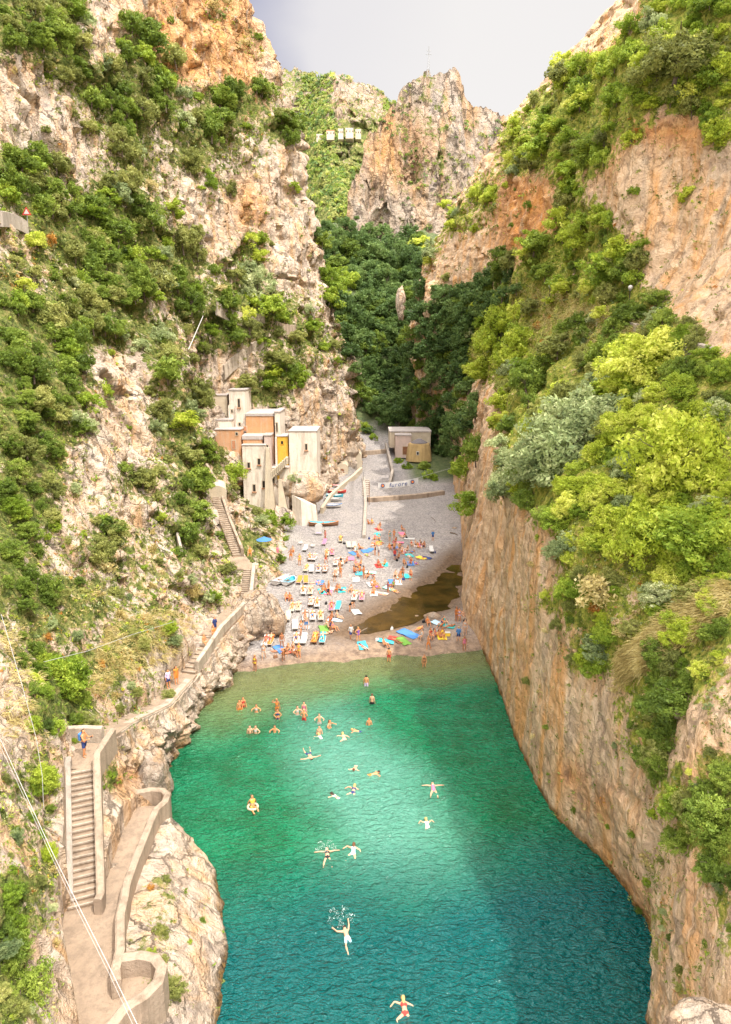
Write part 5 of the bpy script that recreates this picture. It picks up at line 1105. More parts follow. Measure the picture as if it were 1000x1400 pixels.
SPEC = {
 'stand': dict(th=[(-.06, 0, -1), (.08, 0, -1)], sh=[(0, .03, -1), (.03, .04, -1)], ua=[(-.22, .05, -1), (.24, 0, -1)], fa=[(-.1, -.25, -1), (.1, -.3, -1)]),
 'hips': dict(th=[(-.12, 0, -1), (.14, -.05, -1)], sh=[(0, .03, -1), (.03, .04, -1)], ua=[(-.75, .2, -1), (.75, .2, -1)], fa=[(.7, -.35, -.55), (-.7, -.35, -.55)]),
 'walk': dict(th=[(-.05, -.42, -1), (.05, .30, -1)], sh=[(0, .12, -1), (0, .60, -1)], ua=[(-.2, .35, -1), (.2, -.35, -1)], fa=[(-.1, .05, -1), (.1, -.6, -1)]),
 'head': dict(th=[(-.1, 0, -1), (.1, 0, -1)], sh=[(0, .03, -1), (0, .03, -1)], ua=[(-.9, -.1, .25), (.25, 0, -1)], fa=[(.75, 0, .75), (.1, -.3, -1)]),
 'sit': dict(h=.13, t=(0, .30, 1), th=[(-.2, -.8, .62), (.25, -.85, .55)], sh=[(.03, -.45, -1), (0, -.5, -1)], ua=[(-.3, -.45, -1), (.3, -.4, -1)], fa=[(.1, -1, .05), (-.1, -1, -.1)], hd=(0, .05, 1), ft=[(0, -1, -.1)] * 2),
 'sit2': dict(h=.13, t=(.1, .45, 1), th=[(-.2, -1, .1), (.2, -.9, .35)], sh=[(0, -1, -.05), (.05, -.7, -.65)], ua=[(-.45, .5, -1), (.45, .5, -1)], fa=[(-.1, .2, -1), (.1, .2, -1)], hd=(0, .1, 1), ft=[(0, -.5, .8), (0, -1, 0)]),
 'bench': dict(h=.50, t=(0, .06, 1), th=[(-.15, -1, 0), (.15, -1, 0)], sh=[(0, -.05, -1), (0, .05, -1)], ua=[(-.25, -.3, -1), (.25, -.3, -1)], fa=[(.2, -1, -.2), (-.2, -1, -.2)]),
 'lie': dict(h=.14, t=(0, 1, .06), f=(0, 0, 1), th=[(-.1, -1, 0), (.1, -1, .02)], sh=[(0, -1, 0), (.05, -1, 0)], ua=[(-.4, -1, 0), (.5, -.6, 0)], fa=[(-.1, -1, 0), (.1, -1, .2)], ft=[(-.3, -.4, 1), (.3, -.4, 1)]),
 'prone': dict(h=.14, t=(0, 1, .04), f=(0, 0, -1), th=[(.1, -1, 0), (-.12, -1, 0)], sh=[(0, -1, 0), (0, -1, .1)], ua=[(.8, .6, 0), (-.8, .6, 0)], fa=[(-.6, 1, 0), (.6, 1, 0)], ft=[(0, -1, -.1), (0, -1, -.1)]),
 'recline': dict(h=.12, t=(0, .85, .50), f=(0, -.5, .85), th=[(-.08, -1, .02), (.12, -.9, .42)], sh=[(0, -1, 0), (0, -.75, -.65)], ua=[(-.45, -.6, -.4), (.5, .1, -.3)], fa=[(.1, -1, .1), (-.3, -.6, .6)], ft=[(0, -.4, 1), (0, -.8, .3)]),
 'bend': dict(h=.86, t=(0, -.75, .65), f=(0, -.65, -.75), th=[(-.08, -.2, -1), (.1, .1, -1)], sh=[(0, .25, -1), (0, .1, -1)], ua=[(-.15, -.3, -1), (.15, -.3, -1)], fa=[(.1, -.4, -1), (-.1, -.4, -1)], hd=(0, -.9, .4), ft=[(0, -1, 0)] * 2),
 'star': dict(h=.02, t=(.05, -1, .10), f=(0, 0, 1), th=[(.30, 1, -.03), (-.32, 1, -.03)], sh=[(.1, 1, -.02), (-.1, 1, -.02)], ua=[(1, -.15, .05), (-1, -.25, .05)], fa=[(1, .2, .05), (-1, .05, .05)], ft=[(0, .4, 1), (0, .4, 1)]),
 'breast': dict(h=-.04, t=(0, 1, .14), f=(0, 0, -1), hd=(0, .75, .65), th=[(.35, -1, -.15), (-.35, -1, -.15)], sh=[(.35, -.8, .05), (-.35, -.8, .05)], ua=[(.8, .6, .05), (-.8, .6, .05)], fa=[(.4, -.7, -.1), (-.4, -.7, -.1)], ft=[(.5, -.6, 0), (-.5, -.6, 0)]),
 'crawl': dict(h=.0, t=(0, 1, .10), f=(0, 0, -1), hd=(0, 1, .25), th=[(.1, -1, -.1), (-.2, -1, 0)], sh=[(0, -1, .05), (0, -1, .12)], ua=[(.35, 1, .5), (-.9, .1, .15)], fa=[(.1, 1, .2), (-.6, .8, .15)], ft=[(0, -1, 0)] * 2),
 'kick': dict(h=.0, t=(-.05, 1, .12), f=(0, 0, -1), hd=(0, .85, .5), th=[(.25, -1, -.1), (-.75, -.6, -.05)], sh=[(.3, -.9, 0), (.15, -1, 0)], ua=[(.5, -.2, -.1), (-.7, .35, 0)], fa=[(.3, -1, -.1), (-.6, -.7, 0)], ft=[(.2, -1, 0)] * 2),
 'arms_out': dict(h=.93, th=[(-.1, 0, -1), (.1, 0, -1)], sh=[(0, .03, -1), (0, .03, -1)], ua=[(-.85, -.25, -.5), (.85, -.25, -.5)], fa=[(.2, -1, .15), (-.1, -1, .1)]),
 'camera': dict(th=[(-.1, -.15, -1), (.08, .22, -1)], sh=[(0, .2, -1), (0, .12, -1)], ua=[(-.2, -.6, -.9), (.2, -.55, -.9)], fa=[(.25, -1, .35), (-.1, -1, .4)]),
}
G_ = {k: body(v_) for k, v_ in SPEC.items()}
PEOPLE = []; CASTP = random.Random(21)
def person(pose, loc, rz, skin, hair, wear, label=None, rx=0, scale=None, long=False):
    g = G_[pose]; o = bpy.data.objects.new('person', g['body']); COL.objects.link(o); set_mat(o, SKIN[skin]); o.location = loc; o.rotation_euler = (rx, 0, rz)
    s_ = scale or CASTP.uniform(.93, 1.05); o.scale = (s_,) * 3
    copy_mesh_obj('hair', g['hair'], HAIR[hair], o)
    if long: copy_mesh_obj('long_hair', g['long'], HAIR[hair], o)
    for kind, col in wear: copy_mesh_obj({'trunks': 'swim_trunks', 'brief': 'swim_brief', 'top': 'bikini_top', 'suit': 'swimsuit', 'shirt': 'shirt', 'dress': 'dress'}[kind], g[kind], FAB[col], o)
    o['category'] = 'person'; o['label'] = label or ''; PEOPLE.append(o); return o
WEAR = {'t': lambda c: [('trunks', c)], 'b': lambda c: [('brief', c), ('top', c)], 's': lambda c: [('suit', c)], 'r': lambda c: [('brief', c)], 'd': lambda c: [('dress', c)], 'h': lambda c: [('shirt', c), ('trunks', 'navy')]}
WNAME = {'t': 'swim trunks', 'b': 'bikini', 's': 'swimsuit', 'r': 'swim briefs', 'd': 'dress', 'h': 'shirt'}
PNAME = {'stand': 'standing', 'hips': 'standing hands on hips', 'walk': 'walking', 'head': 'standing with raised arm', 'sit': 'sitting with bent knees', 'sit2': 'leaning back', 'bench': 'sitting', 'lie': 'lying on back', 'prone': 'lying face down', 'recline': 'reclining', 'bend': 'bending down', 'arms_out': 'standing with arms forward', 'camera': 'standing'}
LAND = [('the boats on the ramp', 458, 690), ('the white signboard', 436, 724), ('the boulder', 362, 862), ('the orange loungers', 414, 792), ('the two beached dinghies', 391, 780), ('the stream pool', 580, 820), ('the foot of the right cliff', 636, 850), ('the big blue towel', 559, 868), ('the left waterline', 385, 900), ('the ramp wall', 503, 716), ('the lone lounger', 590, 740), ('the yellow towel', 576, 762), ('the mint towel', 506, 786), ('the pale blue towel', 458, 846), ('the green towel', 443, 858), ('the waterline in shade', 530, 895), ('the wet shingle bar', 500, 870)]
def place_of(u, v): return min(LAND, key=lambda l: (l[1] - u) ** 2 + 2.5 * (l[2] - v) ** 2)[0]
def ground_at(u, v):
    h = cast(u, v, ('beach',)); return h[0] if h else None
def beach_person(u, v, pose, wcode, col, skin=None, hair=None, face=None, label=None, z=0., long=None):
    g = ground_at(u, v)
    skin = skin or CASTP.choice(['tan', 'tan', 'fair', 'deep']); hair = hair or CASTP.choice(['dark', 'dark', 'brown', 'blond'])
    rz = CASTP.uniform(-1.2, 1.2) if face is None else face
    low = G_[pose]['low']; lw = {'b', 's', 'd'}; lg = (wcode in lw) if long is None else long
    lab = label or f"{dict(tan='tanned', fair='pale', deep='dark tanned')[skin]} person in {col.replace('_', ' ')} {WNAME[wcode]} {PNAME[pose]} by {place_of(u, v)}"
    return person(pose, (g.x, g.y, g.z - low - .02 + z), rz, skin, hair, WEAR[wcode](col), lab, long=lg)
# loungers
def lounger_proto():
    e_ = empty('sun_lounger', (0, 0, 0)); W2 = .32
    fr = MB()
    for sx in (-1, 1): fr.box((sx * W2 - .025, -1.15, .27), (sx * W2 + .025, .62, .33))
    for y_ in (-1.15, -.3, .57): fr.box((-W2 + .026, y_, .275), (W2 - .026, y_ + .05, .325))
    fr.build('frame', PAINT['white'], e_)
    mb = MB().box((-W2 + .02, -1.12, .333), (W2 - .02, .0, .385)); c_ = mb.build('seat', FAB['cream'], e_, bevel=.015)
    bk = MB().obox((0, .38, .54), (W2 - .02, .42, .028), 0, R(30)); bk.build('backrest', FAB['cream'], e_, bevel=.012)
    for sx in (-1, 1):
        for y_ in (-1.0, .45): MB().box((sx * W2 - .03, y_, -.03), (sx * W2 + .03, y_ + .06, .27)).build('leg', PAINT['white'], e_)
    return e_
LP = lounger_proto(); LN = [0]; LOUNGE = []
def lounger(u, v, rz, cloth, frame='white'):
    g = ground_at(u, v)
    if LN[0] == 0: o = LP; kids = list(LP.children)
    else:
        o = LP.copy(); COL.objects.link(o); kids = []
        for ch in LP.children: c_ = ch.copy(); COL.objects.link(c_); c_.parent = o; kids.append(c_)
    LN[0] += 1; o.location = g; o.rotation_euler = (0, 0, rz)
    for c_ in kids:
        b_ = c_.name.split('.')[0]; set_mat(c_, FAB[cloth] if b_ in ('seat', 'backrest') else PAINT[frame])
    o['category'] = 'sun lounger'; o['group'] = 'sun loungers set out in rows on the beach'; o['label'] = f"{cloth.replace('_', ' ')} sun lounger with raised back by {place_of(u, v)}"; LOUNGE.append((o, u)); return g
LNG = [(444, 744, 'pink', 'lie?', ), (466, 740, 'khaki', 'b yellow'), (477, 748, 'cream', ''), (484.5, 748, 'cream', ''), (424, 765, 'white', 'b orange'), (430.5, 765, 'white', 't pink'), (447, 759, 'cream', 't orange'), (454, 758, 'pink', 'b red'),
 (459.5, 772, 'white', 'b navy'), (466.5, 771, 'white', 's black'), (419.5, 780, 'cream', 'b yellow'), (426, 781, 'white', ''), (436, 781, 'white', 't navy'), (445, 781, 'white', 'b pink'), (410, 796, 'orange', ''), (418.5, 796, 'orange', ''),
 (415, 811, 'white', 'b orange'), (425, 811, 'cream', 't brown'), (485, 819, 'white', 't red'), (495, 819, 'pink', 'b orange'), (400, 834, 'cream', 'b orange'), (408.5, 833, 'cream', 't khaki'), (426, 826, 'white', 'b white'), (434, 828, 'white', 't orange'),
 (417.6, 846, 'white', 'b brown'), (427.7, 845.6, 'white', 't blue'), (438.7, 845.6, 'cream', 'b green'), (453.6, 833, 'pink', 'b red'), (462.7, 832, 'turquoise', ''), (405.6, 877, 'white', 't navy'), (416, 877, 'white', ''), (431, 876, 'orange', 'b yellow'), (441.6, 876, 'turquoise', 't teal'),
 (364, 880, 'white', 'b red'), (370.5, 879, 'orange', 't red'), (590, 754, 'white', ''), (418, 752, 'white', ''), (460, 786, 'white', 't red'), (404, 858, 'white', ''), (394, 846, 'cream', '')]
for i_, (u_, v_, c_, who) in enumerate(LNG):
    rz = CASTP.uniform(-.14, .10); g = lounger(u_, v_, rz, c_, 'brown' if i_ % 9 == 4 else 'white')
    if who and '?' not in who:
        w_, cc_ = who.split(); sk_ = CASTP.choice(['tan', 'tan', 'deep', 'fair'])
        person('recline', (g.x, g.y - .08, g.z + .385 + .0), rz, sk_, CASTP.choice(['dark', 'brown']), WEAR[w_](cc_), f"{dict(tan='tanned', fair='pale', deep='dark tanned')[sk_]} person in {cc_} {WNAME[w_]} reclining on {c_} lounger by {place_of(u_, v_)}", long=w_ == 'b')
# towels
TOW = [(438, 797, 'blue', 0), (441, 809, 'teal', .2), (449, 810, 'pink', 0), (483, 757, 'blue', .5), (480, 764, 'pink', 0), (499, 754, 'blue', .3), (506, 752, 'blue', -.3), (491, 784, 'turquoise', 0), (487, 793, 'white', 0), (468, 807, 'teal', 0), (517.6, 724, 'red', .4), (516, 731, 'teal', 0), (518, 743, 'orange', 0),
 (550, 730, 'pink', .2), (560, 737, 'white', 1.5), (545, 742, 'pink', 1.5), (540, 750, 'blue', 0), (560, 760, 'teal', .3), (518, 774, 'red', .2), (526, 772, 'teal', 0), (562, 771, 'blue', 0), (576, 763, 'yellow', .6), (583, 763, 'navy', .8), (506, 783, 'mint', 1.5), (556.5, 788, 'teal', .3), (536, 796, 'blue', 0), (545, 797, 'white', 0),
 (533, 805, 'mint', .9), (522, 812, 'white', 1.2), (511, 812, 'white', 0), (487, 837, 'white', .3), (458, 848, 'pale_blue', 1.5), (413, 858, 'grey', 1.5), (443, 860, 'green', .2), (496, 883, 'turquoise', .2), (528, 877, 'turquoise', 1.4), (542, 874, 'red', 1.3), (552, 877, 'green', .5), (559, 867, 'blue', .8), (611, 856, 'teal', 1.2), (571, 747, 'white', 1.4), (553, 753, 'white', .4), (383, 888, 'blue', .6), (604, 870, 'yellow', 0), (508, 800, 'white', .3), (575, 745, 'pink', .2), (458, 806, 'white', 1.2), (600, 853, 'pale_blue', .8)]
TWL = []
for i_, (u_, v_, c_, a_) in enumerate(TOW):
    g = ground_at(u_, v_); big = 1.45 if (u_, v_) == (559, 867) else 1.; V_ = []; Fq_ = []; nx_, ny_ = 7, 12
    for sgn in (1, 0):
        for x_ in range(nx_):
            for y_ in range(ny_):
                X_ = (x_ / (nx_ - 1) - .5) * 1.0 * big; Y_ = (y_ / (ny_ - 1) - .5) * 1.8 * big; V_.append((X_ + .03 * math.sin(Y_ * 5 + i_), Y_, .035 + .02 * sgn + .03 * math.sin(X_ * 7 + i_) * math.cos(Y_ * 4)))
    q_ = nx_ * ny_
    for x_ in range(nx_ - 1):
        for y_ in range(ny_ - 1): k = x_ * ny_ + y_; Fq_.append((k, k + ny_, k + ny_ + 1, k + 1)); Fq_.append((q_ + k, q_ + k + 1, q_ + k + ny_ + 1, q_ + k + ny_))
    edge = [x_ * ny_ for x_ in range(nx_)] + [(nx_ - 1) * ny_ + y_ for y_ in range(1, ny_)] + [x_ * ny_ + ny_ - 1 for x_ in range(nx_ - 2, -1, -1)] + [y_ for y_ in range(ny_ - 2, 0, -1)]
    for a1, b1 in zip(edge, edge[1:] + edge[:1]): Fq_.append((a1, a1 + q_, b1 + q_, b1))
    me = bpy.data.meshes.new('beach_towel'); me.from_pydata(V_, [], Fq_); o = link('beach_towel', me, FAB[c_], None, True)
    sl = math.atan2(drop(g.x, g.y + 1) - drop(g.x, g.y - 1), 2); o.location = (g.x, g.y, g.z + .03); o.rotation_euler = (sl, 0, a_)
    o['category'] = 'towel'; o['group'] = 'beach towels spread on the shingle'; o['label'] = f"{c_.replace('_', ' ')} beach towel on the shingle by {place_of(u_, v_)}" if big == 1 else 'largest beach towel, blue, near the shaded waterline'; TWL.append((o, u_))
# people on the beach (foot or seat pixel, pose, clothing, colour)
BP = """445 739 stand b pink|380 762 stand d pink|398 766 hips t orange|401 760 walk t orange|410 773 stand b yellow|392 820 sit t red|397 821 sit b orange|441 811 sit t black|449 812 sit2 s black|438 800 lie t blue
458 795 hips t brown|466 789 hips b orange|465 781 walk t khaki|461 808 sit t orange|466 808 sit2 t navy|480 809 sit b white|488 809 lie b orange|492 751 sit b brown|487 774 sit b pink|493 774 sit t navy|485 783 sit t red|492 781 sit2 b orange
504 717 sit t orange|509 716 sit b yellow|518 725 sit t orange|513 738 sit b pink|518 738 sit b teal|511 744 lie t red|518 745 lie b orange|533 740 stand b teal|539 737 hips b orange|541 742 sit b red|550 733 lie b pink|545 744 lie b white|563 747 sit b red|569 746 sit t brown|576 746 sit s black|572 749 sit2 b orange|580 748 sit t navy
592 739 stand h blue|513 759 stand s black|518 760 stand h white|533 751 sit b orange|540 752 sit2 t blue|550 755 sit2 t orange|557 754 sit b brown|564 755 lie t blue|560 762 lie b white|540 765 stand h red|545 764 sit t black|518 774 sit b red|526 773 sit t green|553 772 sit t brown|562 771 sit b red|569 771 lie t purple|576 764 lie t yellow
541 789 sit t black|548 788 sit b orange|544 791 lie b teal|509 802 sit b lilac|513 801 sit b orange|515 803 lie t purple|511 812 sit t orange|522 813 lie b pink|540 809 lie t orange|479 836 bend s black|371 858 stand b orange|375 862 sit b pink|382 865 sit b orange|419 861 stand t blue
452 862 stand t navy|456 861 sit b pink|449 866 lie b brown|480 874 walk h white|361 901 walk b white|349 917 stand b yellow|383 890 lie t blue|388 903 bend b orange|393 891 sit b brown|400 889 sit t orange|397 893 lie b red|409 899 hips b yellow|403 896 sit b white|496 885 prone b red
585 854 sit b orange|574 860 lie t orange|608 853 sit b teal|604 857 sit b navy|614 857 lie b brown|577 874 bench s white|589 873 bench b red|596 870 sit b pink|605 870 sit b yellow|627 877 stand h blue|636 867 stand b white|635 889 stand s pink|624 849 stand b orange|628 850 hips b lilac|634 845 sit t brown
586 888 walk t orange|532 906 stand t red|580 915 stand b brown|542 877 lie t brown|474 770 sit t navy|503 790 sit b black|446 770 walk t red|432 797 lie b purple|453 848 sit t red|412 868 walk b white""".replace('\n', '|').split('|')
for q in BP:
    a_ = q.split(); u_, v_ = float(a_[0]), float(a_[1]); lab = None
    face = 3.0 if a_[0] in ('532', '627') else None
    if a_[0] == '592': lab = 'person in a blue shirt standing alone before the lone lounger'
    if a_[0] == '349': lab = 'woman in yellow bikini standing at the left waterline'; 
    if a_[0] == '532': lab = 'man in red trunks wading at the shaded waterline'
    if a_[0] == '580' and a_[1] == '915': lab = 'dark haired woman in brown bikini wading in shaded water'
    if a_[0] == '635': lab = 'woman in pink swimsuit standing in water at the right cliff'
    if lab: lab = lab.replace('woman', 'person').replace('man ', 'person ')
    beach_person(u_, v_, a_[2], a_[3], a_[4], face=face, label=lab)
for _ in range(34):
    u_, v_, c_, _a = CASTP.choice(TOW); u_ += CASTP.uniform(-9, 9); v_ += CASTP.uniform(-5, 7)
    if 815 < v_ < 872 and u_ > 500 or v_ > 890 or u_ > 640: continue
    beach_person(u_, v_, CASTP.choice(['sit', 'sit', 'sit2', 'lie', 'prone', 'stand', 'hips']), CASTP.choice('tbtbsr'), CASTP.choice(['red', 'navy', 'black', 'orange', 'teal', 'brown', 'white', 'green', 'purple', 'khaki']))
# bathers in the sea: (waterline px, pose, depth sunk, clothing, skin, rz, label)
def bather(u, v, pose, sunk, w, col, skin, rz, label, hair='dark', long=False, zoff=0.):
    p = atz(u, v, 0.); z = -sunk if pose in ('stand', 'hips', 'arms_out', 'head', 'walk') else zoff
    return person(pose, (p.x, p.y, z), rz, skin, hair, WEAR[w](col) if w else [], label, long=long, scale=1.)
BA = [(328, 970, 'stand', .80, 't', 'orange', 'tan', .3, 'person standing in water at the left, front one of an embracing pair'), (333, 967, 'stand', .75, 'b', 'red', 'tan', .5, 'person standing behind, at the back of embracing pair'),
 (351, 974, 'arms_out', .95, 'b', 'white', 'tan', 0, 'person splashing waist deep to the right of the pair'), (379, 972, 'head', .55, 'b', 'orange', 'deep', .2, 'tall tanned person standing in shallows looking left'), (380, 983, 'hips', .80, 'b', 'navy', 'tan', .1, 'person waist deep just below the tall tanned one'),
 (407, 978, 'arms_out', .85, 'b', 'white', 'fair', .4, 'left person of the close group of three bathers'), (416, 974, 'stand', .70, 's', 'pink', 'fair', 0, 'pale person at the back of the group of three'), (416, 984, 'hips', .72, 't', 'red', 'tan', 2.9, 'person in red trunks at front of the group of three'),
 (437, 989, 'arms_out', .80, 't', 'white', 'fair', 0, 'pale person standing waist deep right of the group'), (451, 995, 'arms_out', 1.0, 'b', 'cream', 'tan', 1.0, 'person chest deep turning right beyond the pale one'), (437, 1004, 'stand', .95, 't', 'white', 'fair', 0, 'person chest deep beside a floating swimmer'),
 (440, 1010, 'breast', 0, 's', 'white', 'fair', .5, 'swimmer lying low in front of a chest deep person'), (342, 1002, 'stand', 1.05, 't', 'navy', 'fair', .2, 'pale person chest deep, left of two side by side'), (350, 1002, 'arms_out', 1.05, 'b', 'white', 'fair', -.2, 'pale person chest deep, right of two side by side'),
 (376, 1001, 'arms_out', 1.10, 't', 'navy', 'tan', 0, 'person chest deep alone with arms spread low'), (471, 1010, 'kick', 0, 'b', 'cream', 'fair', .2, 'pale swimmer gliding away upward near the light patch'), (423, 1032, 'star', 0, 't', 'navy', 'fair', .3, 'person in navy trunks floating with arms spread wide'),
 (487, 1047, 'breast', 0, 't', 'white', 'fair', 2.9, 'pale swimmer doing breaststroke near the centre top'), (507, 1059, 'breast', 0, 't', 'orange', 'tan', -1.2, 'swimmer with reddish trunks sweeping arms right of centre'), (483, 1083, 'kick', 0, 'b', 'navy', 'fair', -.2, 'swimmer in navy bikini kicking upward in light water'),
 (463, 1091, 'breast', 0, 'b', 'white', 'fair', .9, 'swimmer turned left beside the one in navy bikini'), (346, 1104, 'sit2', 0, 'b', 'yellow', 'tan', .5, 'lone person floating in a yellow ring at left'), (593, 1080, 'star', 0, 's', 'pink', 'fair', 3.1, 'person in pink swimsuit floating arms out in shade'),
 (585, 1130, 'breast', 0, 's', 'white', 'fair', .1, 'swimmer in white swimsuit at the edge of the shade'), (448, 1172, 'star', 0, 'b', 'black', 'fair', 3.2, 'person splashing on the back with foam round arms'), (483, 1166, 'kick', 0, 's', 'pale_blue', 'fair', -.1, 'swimmer in pale blue swimsuit right of the splashing one'),
 (475, 1282, 'crawl', 0, 't', 'pale_blue', 'fair', .25, 'person in blue trunks swimming crawl with a splash'), (554, 1384, 'kick', 0, 'b', 'red', 'fair', .05, 'swimmer in red bikini at the very bottom'), (501, 938, 'stand', .60, 't', 'lilac', 'tan', 3.0, 'person thigh deep in shade seen from behind'),
 (509, 962, 'stand', .75, 't', 'black', 'fair', 2.9, 'pale person in black trunks waist deep in shade'), (505, 991, 'stand', 1.05, 't', 'black', 'tan', 0, 'tanned person chest deep in the shaded water'), (492, 1000, 'breast', 0, 't', 'navy', 'tan', 1.3, 'dark head of a swimmer left of the chest deep one')]
for i_, b_ in enumerate(BA): bather(*b_, hair=('dark', 'brown', 'dark', 'blond')[i_ % 4], long='bikini' in b_[8] or b_[4] in 'bs', zoff=(-.05 if b_[2] in ('breast', 'crawl', 'kick') else -.04) if b_[2] != 'sit2' else -.06)
p = atz(346, 1104, .0); bm = bmesh.new(); bmesh.ops.create_circle(bm, segments=8, radius=.1)
ring = MB()
for i_ in range(28):
    a_ = 2 * math.pi * i_ / 28
    for j in range(8): t_ = 2 * math.pi * j / 8; rr = .34 + .085 * math.cos(t_); ring.v.append((rr * math.cos(a_), rr * math.sin(a_), .085 * math.sin(t_)))
for i_ in range(28):
    for j in range(8): ring.f.append((i_*8+j, i_*8+(j+1) % 8, ((i_+1) % 28)*8+(j+1) % 8, ((i_+1) % 28)*8+j))
o = ring.build('swim_ring', PAINT['cream'], smooth=True); o.location = (p.x, p.y, .06); tag(o, 'pale yellow rubber ring round the lone floating person', 'swim ring')
foamm, t, b = mat('sea_foam'); b.inputs['Base Color'].default_value = (.55, .62, .60, 1); b.inputs['Roughness'].default_value = .6
def splash(u, v, r, lab, seed):
    rs = np.random.RandomState(seed); p = atz(u, v, .0); n_ = 420; a_ = rs.uniform(0, 6.28, n_); arm = np.round(a_ / 1.2) * 1.2; a_ = arm + (a_ - arm) * .45; rr = r * rs.uniform(.05, 1, n_) ** .7
    C = np.stack([np.cos(a_) * rr, np.sin(a_) * rr, rs.uniform(.04, .12, n_) + .22 * np.sin(rr / r * 3.1) * rs.uniform(.2, 1, n_)], 1)
    V, Fq = leaf_quads(C, np.tile([0, 0, 1.], (n_, 1)), .015, .8, rs, .6); o = link('splash', mesh_np('splash', V, Fq), foamm); o.location = p; tag(o, lab, 'foam', None, 'stuff')
splash(466, 1256, .8, 'white splash thrown up by the crawl swimmer', 3); splash(446, 1160, .7, 'foam thrown up round the splashing person', 4)
# people on the left paths
def path_person(u, v, z, pose, w, col, skin, rz, label, hair='dark', long=False):
    p = atz(u, v, z); return person(pose, (p.x, p.y, z - G_[pose]['low']), rz, skin, hair, WEAR[w](col), label, long=long, scale=1.02)
po = path_person(117, 1034, 7.0, 'camera', 't', 'navy', 'tan', R(75), 'bare chested person with backpack standing at the stair landing')
ct, td, fd = G_['camera']['back']; c_ = ct - fd * .2
MB().box((c_.x - .15, c_.y - .09, c_.z - .27), (c_.x + .15, c_.y + .09, c_.z + .18)).build('backpack', FAB['blue'], po, bevel=.04)
hp = G_['camera']['hand']; o = MB().obox((hp.x - .1, hp.y - .03, hp.z + .03), (.075, .012, .04)).build('phone', PAINT['black'], None, bevel=.004); o.matrix_world = Matrix.Translation(po.location) @ Matrix.Rotation(po.rotation_euler.z, 4, 'Z'); tag(o, 'black phone held by the person on the stair landing', 'phone')
def cpx(P, y): c_ = cl(P, y); return c_
for y_, dx, pose, w, col, lab, lg in [(54.2, -.1, 'stand', 'd', 'orange', 'person in a long orange dress on the shore path', True), (53.4, -.5, 'stand', 'h', 'lilac', 'person in a lilac shirt beside the orange dress', False), (60.6, -.2, 'bench', 't', 'khaki', 'person sitting on the short stair, nearest of three', False), (61.8, .2, 'bench', 'b', 'orange', 'person in orange sitting on stair, middle of three', True), (62.9, -.1, 'stand', 'h', 'navy', 'person in dark shirt standing at the top of short stair', False)]:
    c_ = cl(C_, y_); person(pose, (c_[0] + dx, y_, c_[2] - G_[pose]['low'] + (.02 if pose != 'bench' else .05)), .9, 'tan', 'dark', WEAR[w](col), lab, long=lg)
c_ = cl(D_, 81.0); person('sit', (c_[0] + 1.6, 81.4, c_[2] - .3), 0., 'tan', 'dark', WEAR['s']('orange'), 'person in orange sitting outside the parapet above boulder', long=True)

# ------------------------------------------------------------------ boats, signboard, parasol, bags, driftwood
def boat(u, v, L, B, H, rz, hull, inner, trim, label, thw=3, kind='rowing_boat', z=0.):
    g = ground_at(u, v); e_ = empty(kind, (g.x, g.y, g.z + z), rz); tag(e_, label, 'boat'); n_ = 17; mb = MB(); inn = MB(); rim = MB(); out_ = []; in_ = []
    for i_ in range(n_):
        f_ = -1 + 2 * i_ / (n_ - 1); w = B / 2 * max(.03, (1 - abs(f_) ** 2.6)) if f_ > 0 else B / 2 * (1 - .28 * abs(f_) ** 2); sh_ = H * (1 + .35 * f_ * f_); x_ = f_ * L / 2
        out_.append([(x_, -w, sh_), (x_, -w * .85, sh_ * .45), (x_ * .96, -w * .35, .05), (x_ * .96, w * .35, .05), (x_, w * .85, sh_ * .45), (x_, w, sh_)])
        in_.append([(x_ * .97, -w * .9, sh_ - .005), (x_ * .95, -w * .72, sh_ * .5), (x_ * .92, -w * .3, .14), (x_ * .92, w * .3, .14), (x_ * .95, w * .72, sh_ * .5), (x_ * .97, w * .9, sh_ - .005)])
    for tgt, st in ((mb, out_), (inn, in_)):
        for r_ in st: tgt.v += r_
        for i_ in range(n_ - 1):
            for j in range(5): tgt.f.append((i_*6+j, i_*6+j+1, (i_+1)*6+j+1, (i_+1)*6+j))
        tgt.f.append((5, 4, 3, 2, 1, 0)); tgt.f.append(tuple((n_-1)*6 + j for j in range(6)))
    mb.build('hull', PAINT[hull], e_, smooth=False); inn.build('lining', PAINT[inner], e_)
    left = [r_[0] for r_ in out_]; right = [r_[-1] for r_ in out_]; rim.tube(left, .05); rim.tube(right, .05); rim.tube([left[0], right[0]], .05); rim.build('gunwale', PAINT[trim], e_)
    for i_ in range(thw): x_ = -L * .28 + i_ * L * .26; MB().box((x_ - .12, -B * .40, H * .72), (x_ + .12, B * .40, H * .78)).build('thwart', M['wood'], e_)
    return e_
boat(443, 719, 5.2, 1.7, .65, R(4), 'brown', 'turquoise', 'orange', 'long wooden boat with turquoise inside by the signboard')
boat(455, 694, 3.6, 1.7, .6, R(2), 'white', 'white', 'blue', 'white boat with blue rim, nearest of the ramp boats', 2)
boat(456, 685, 3.4, 1.5, .55, R(3), 'white', 'white', 'grey', 'plain white boat between the blue rimmed and the turquoise one', 2)
boat(458, 680, 3.4, 1.4, .5, R(2), 'turquoise', 'white', 'turquoise', 'turquoise boat behind the plain white boat', 2)
boat(461, 674, 3.8, 1.6, .5, R(3), 'red', 'cream', 'red', 'red boat with cream inside, fourth up the ramp', 2)
boat(463, 666, 2.4, 1.1, .4, R(6), 'white', 'white', 'red', 'small white boat with red rim, highest on ramp', 1)
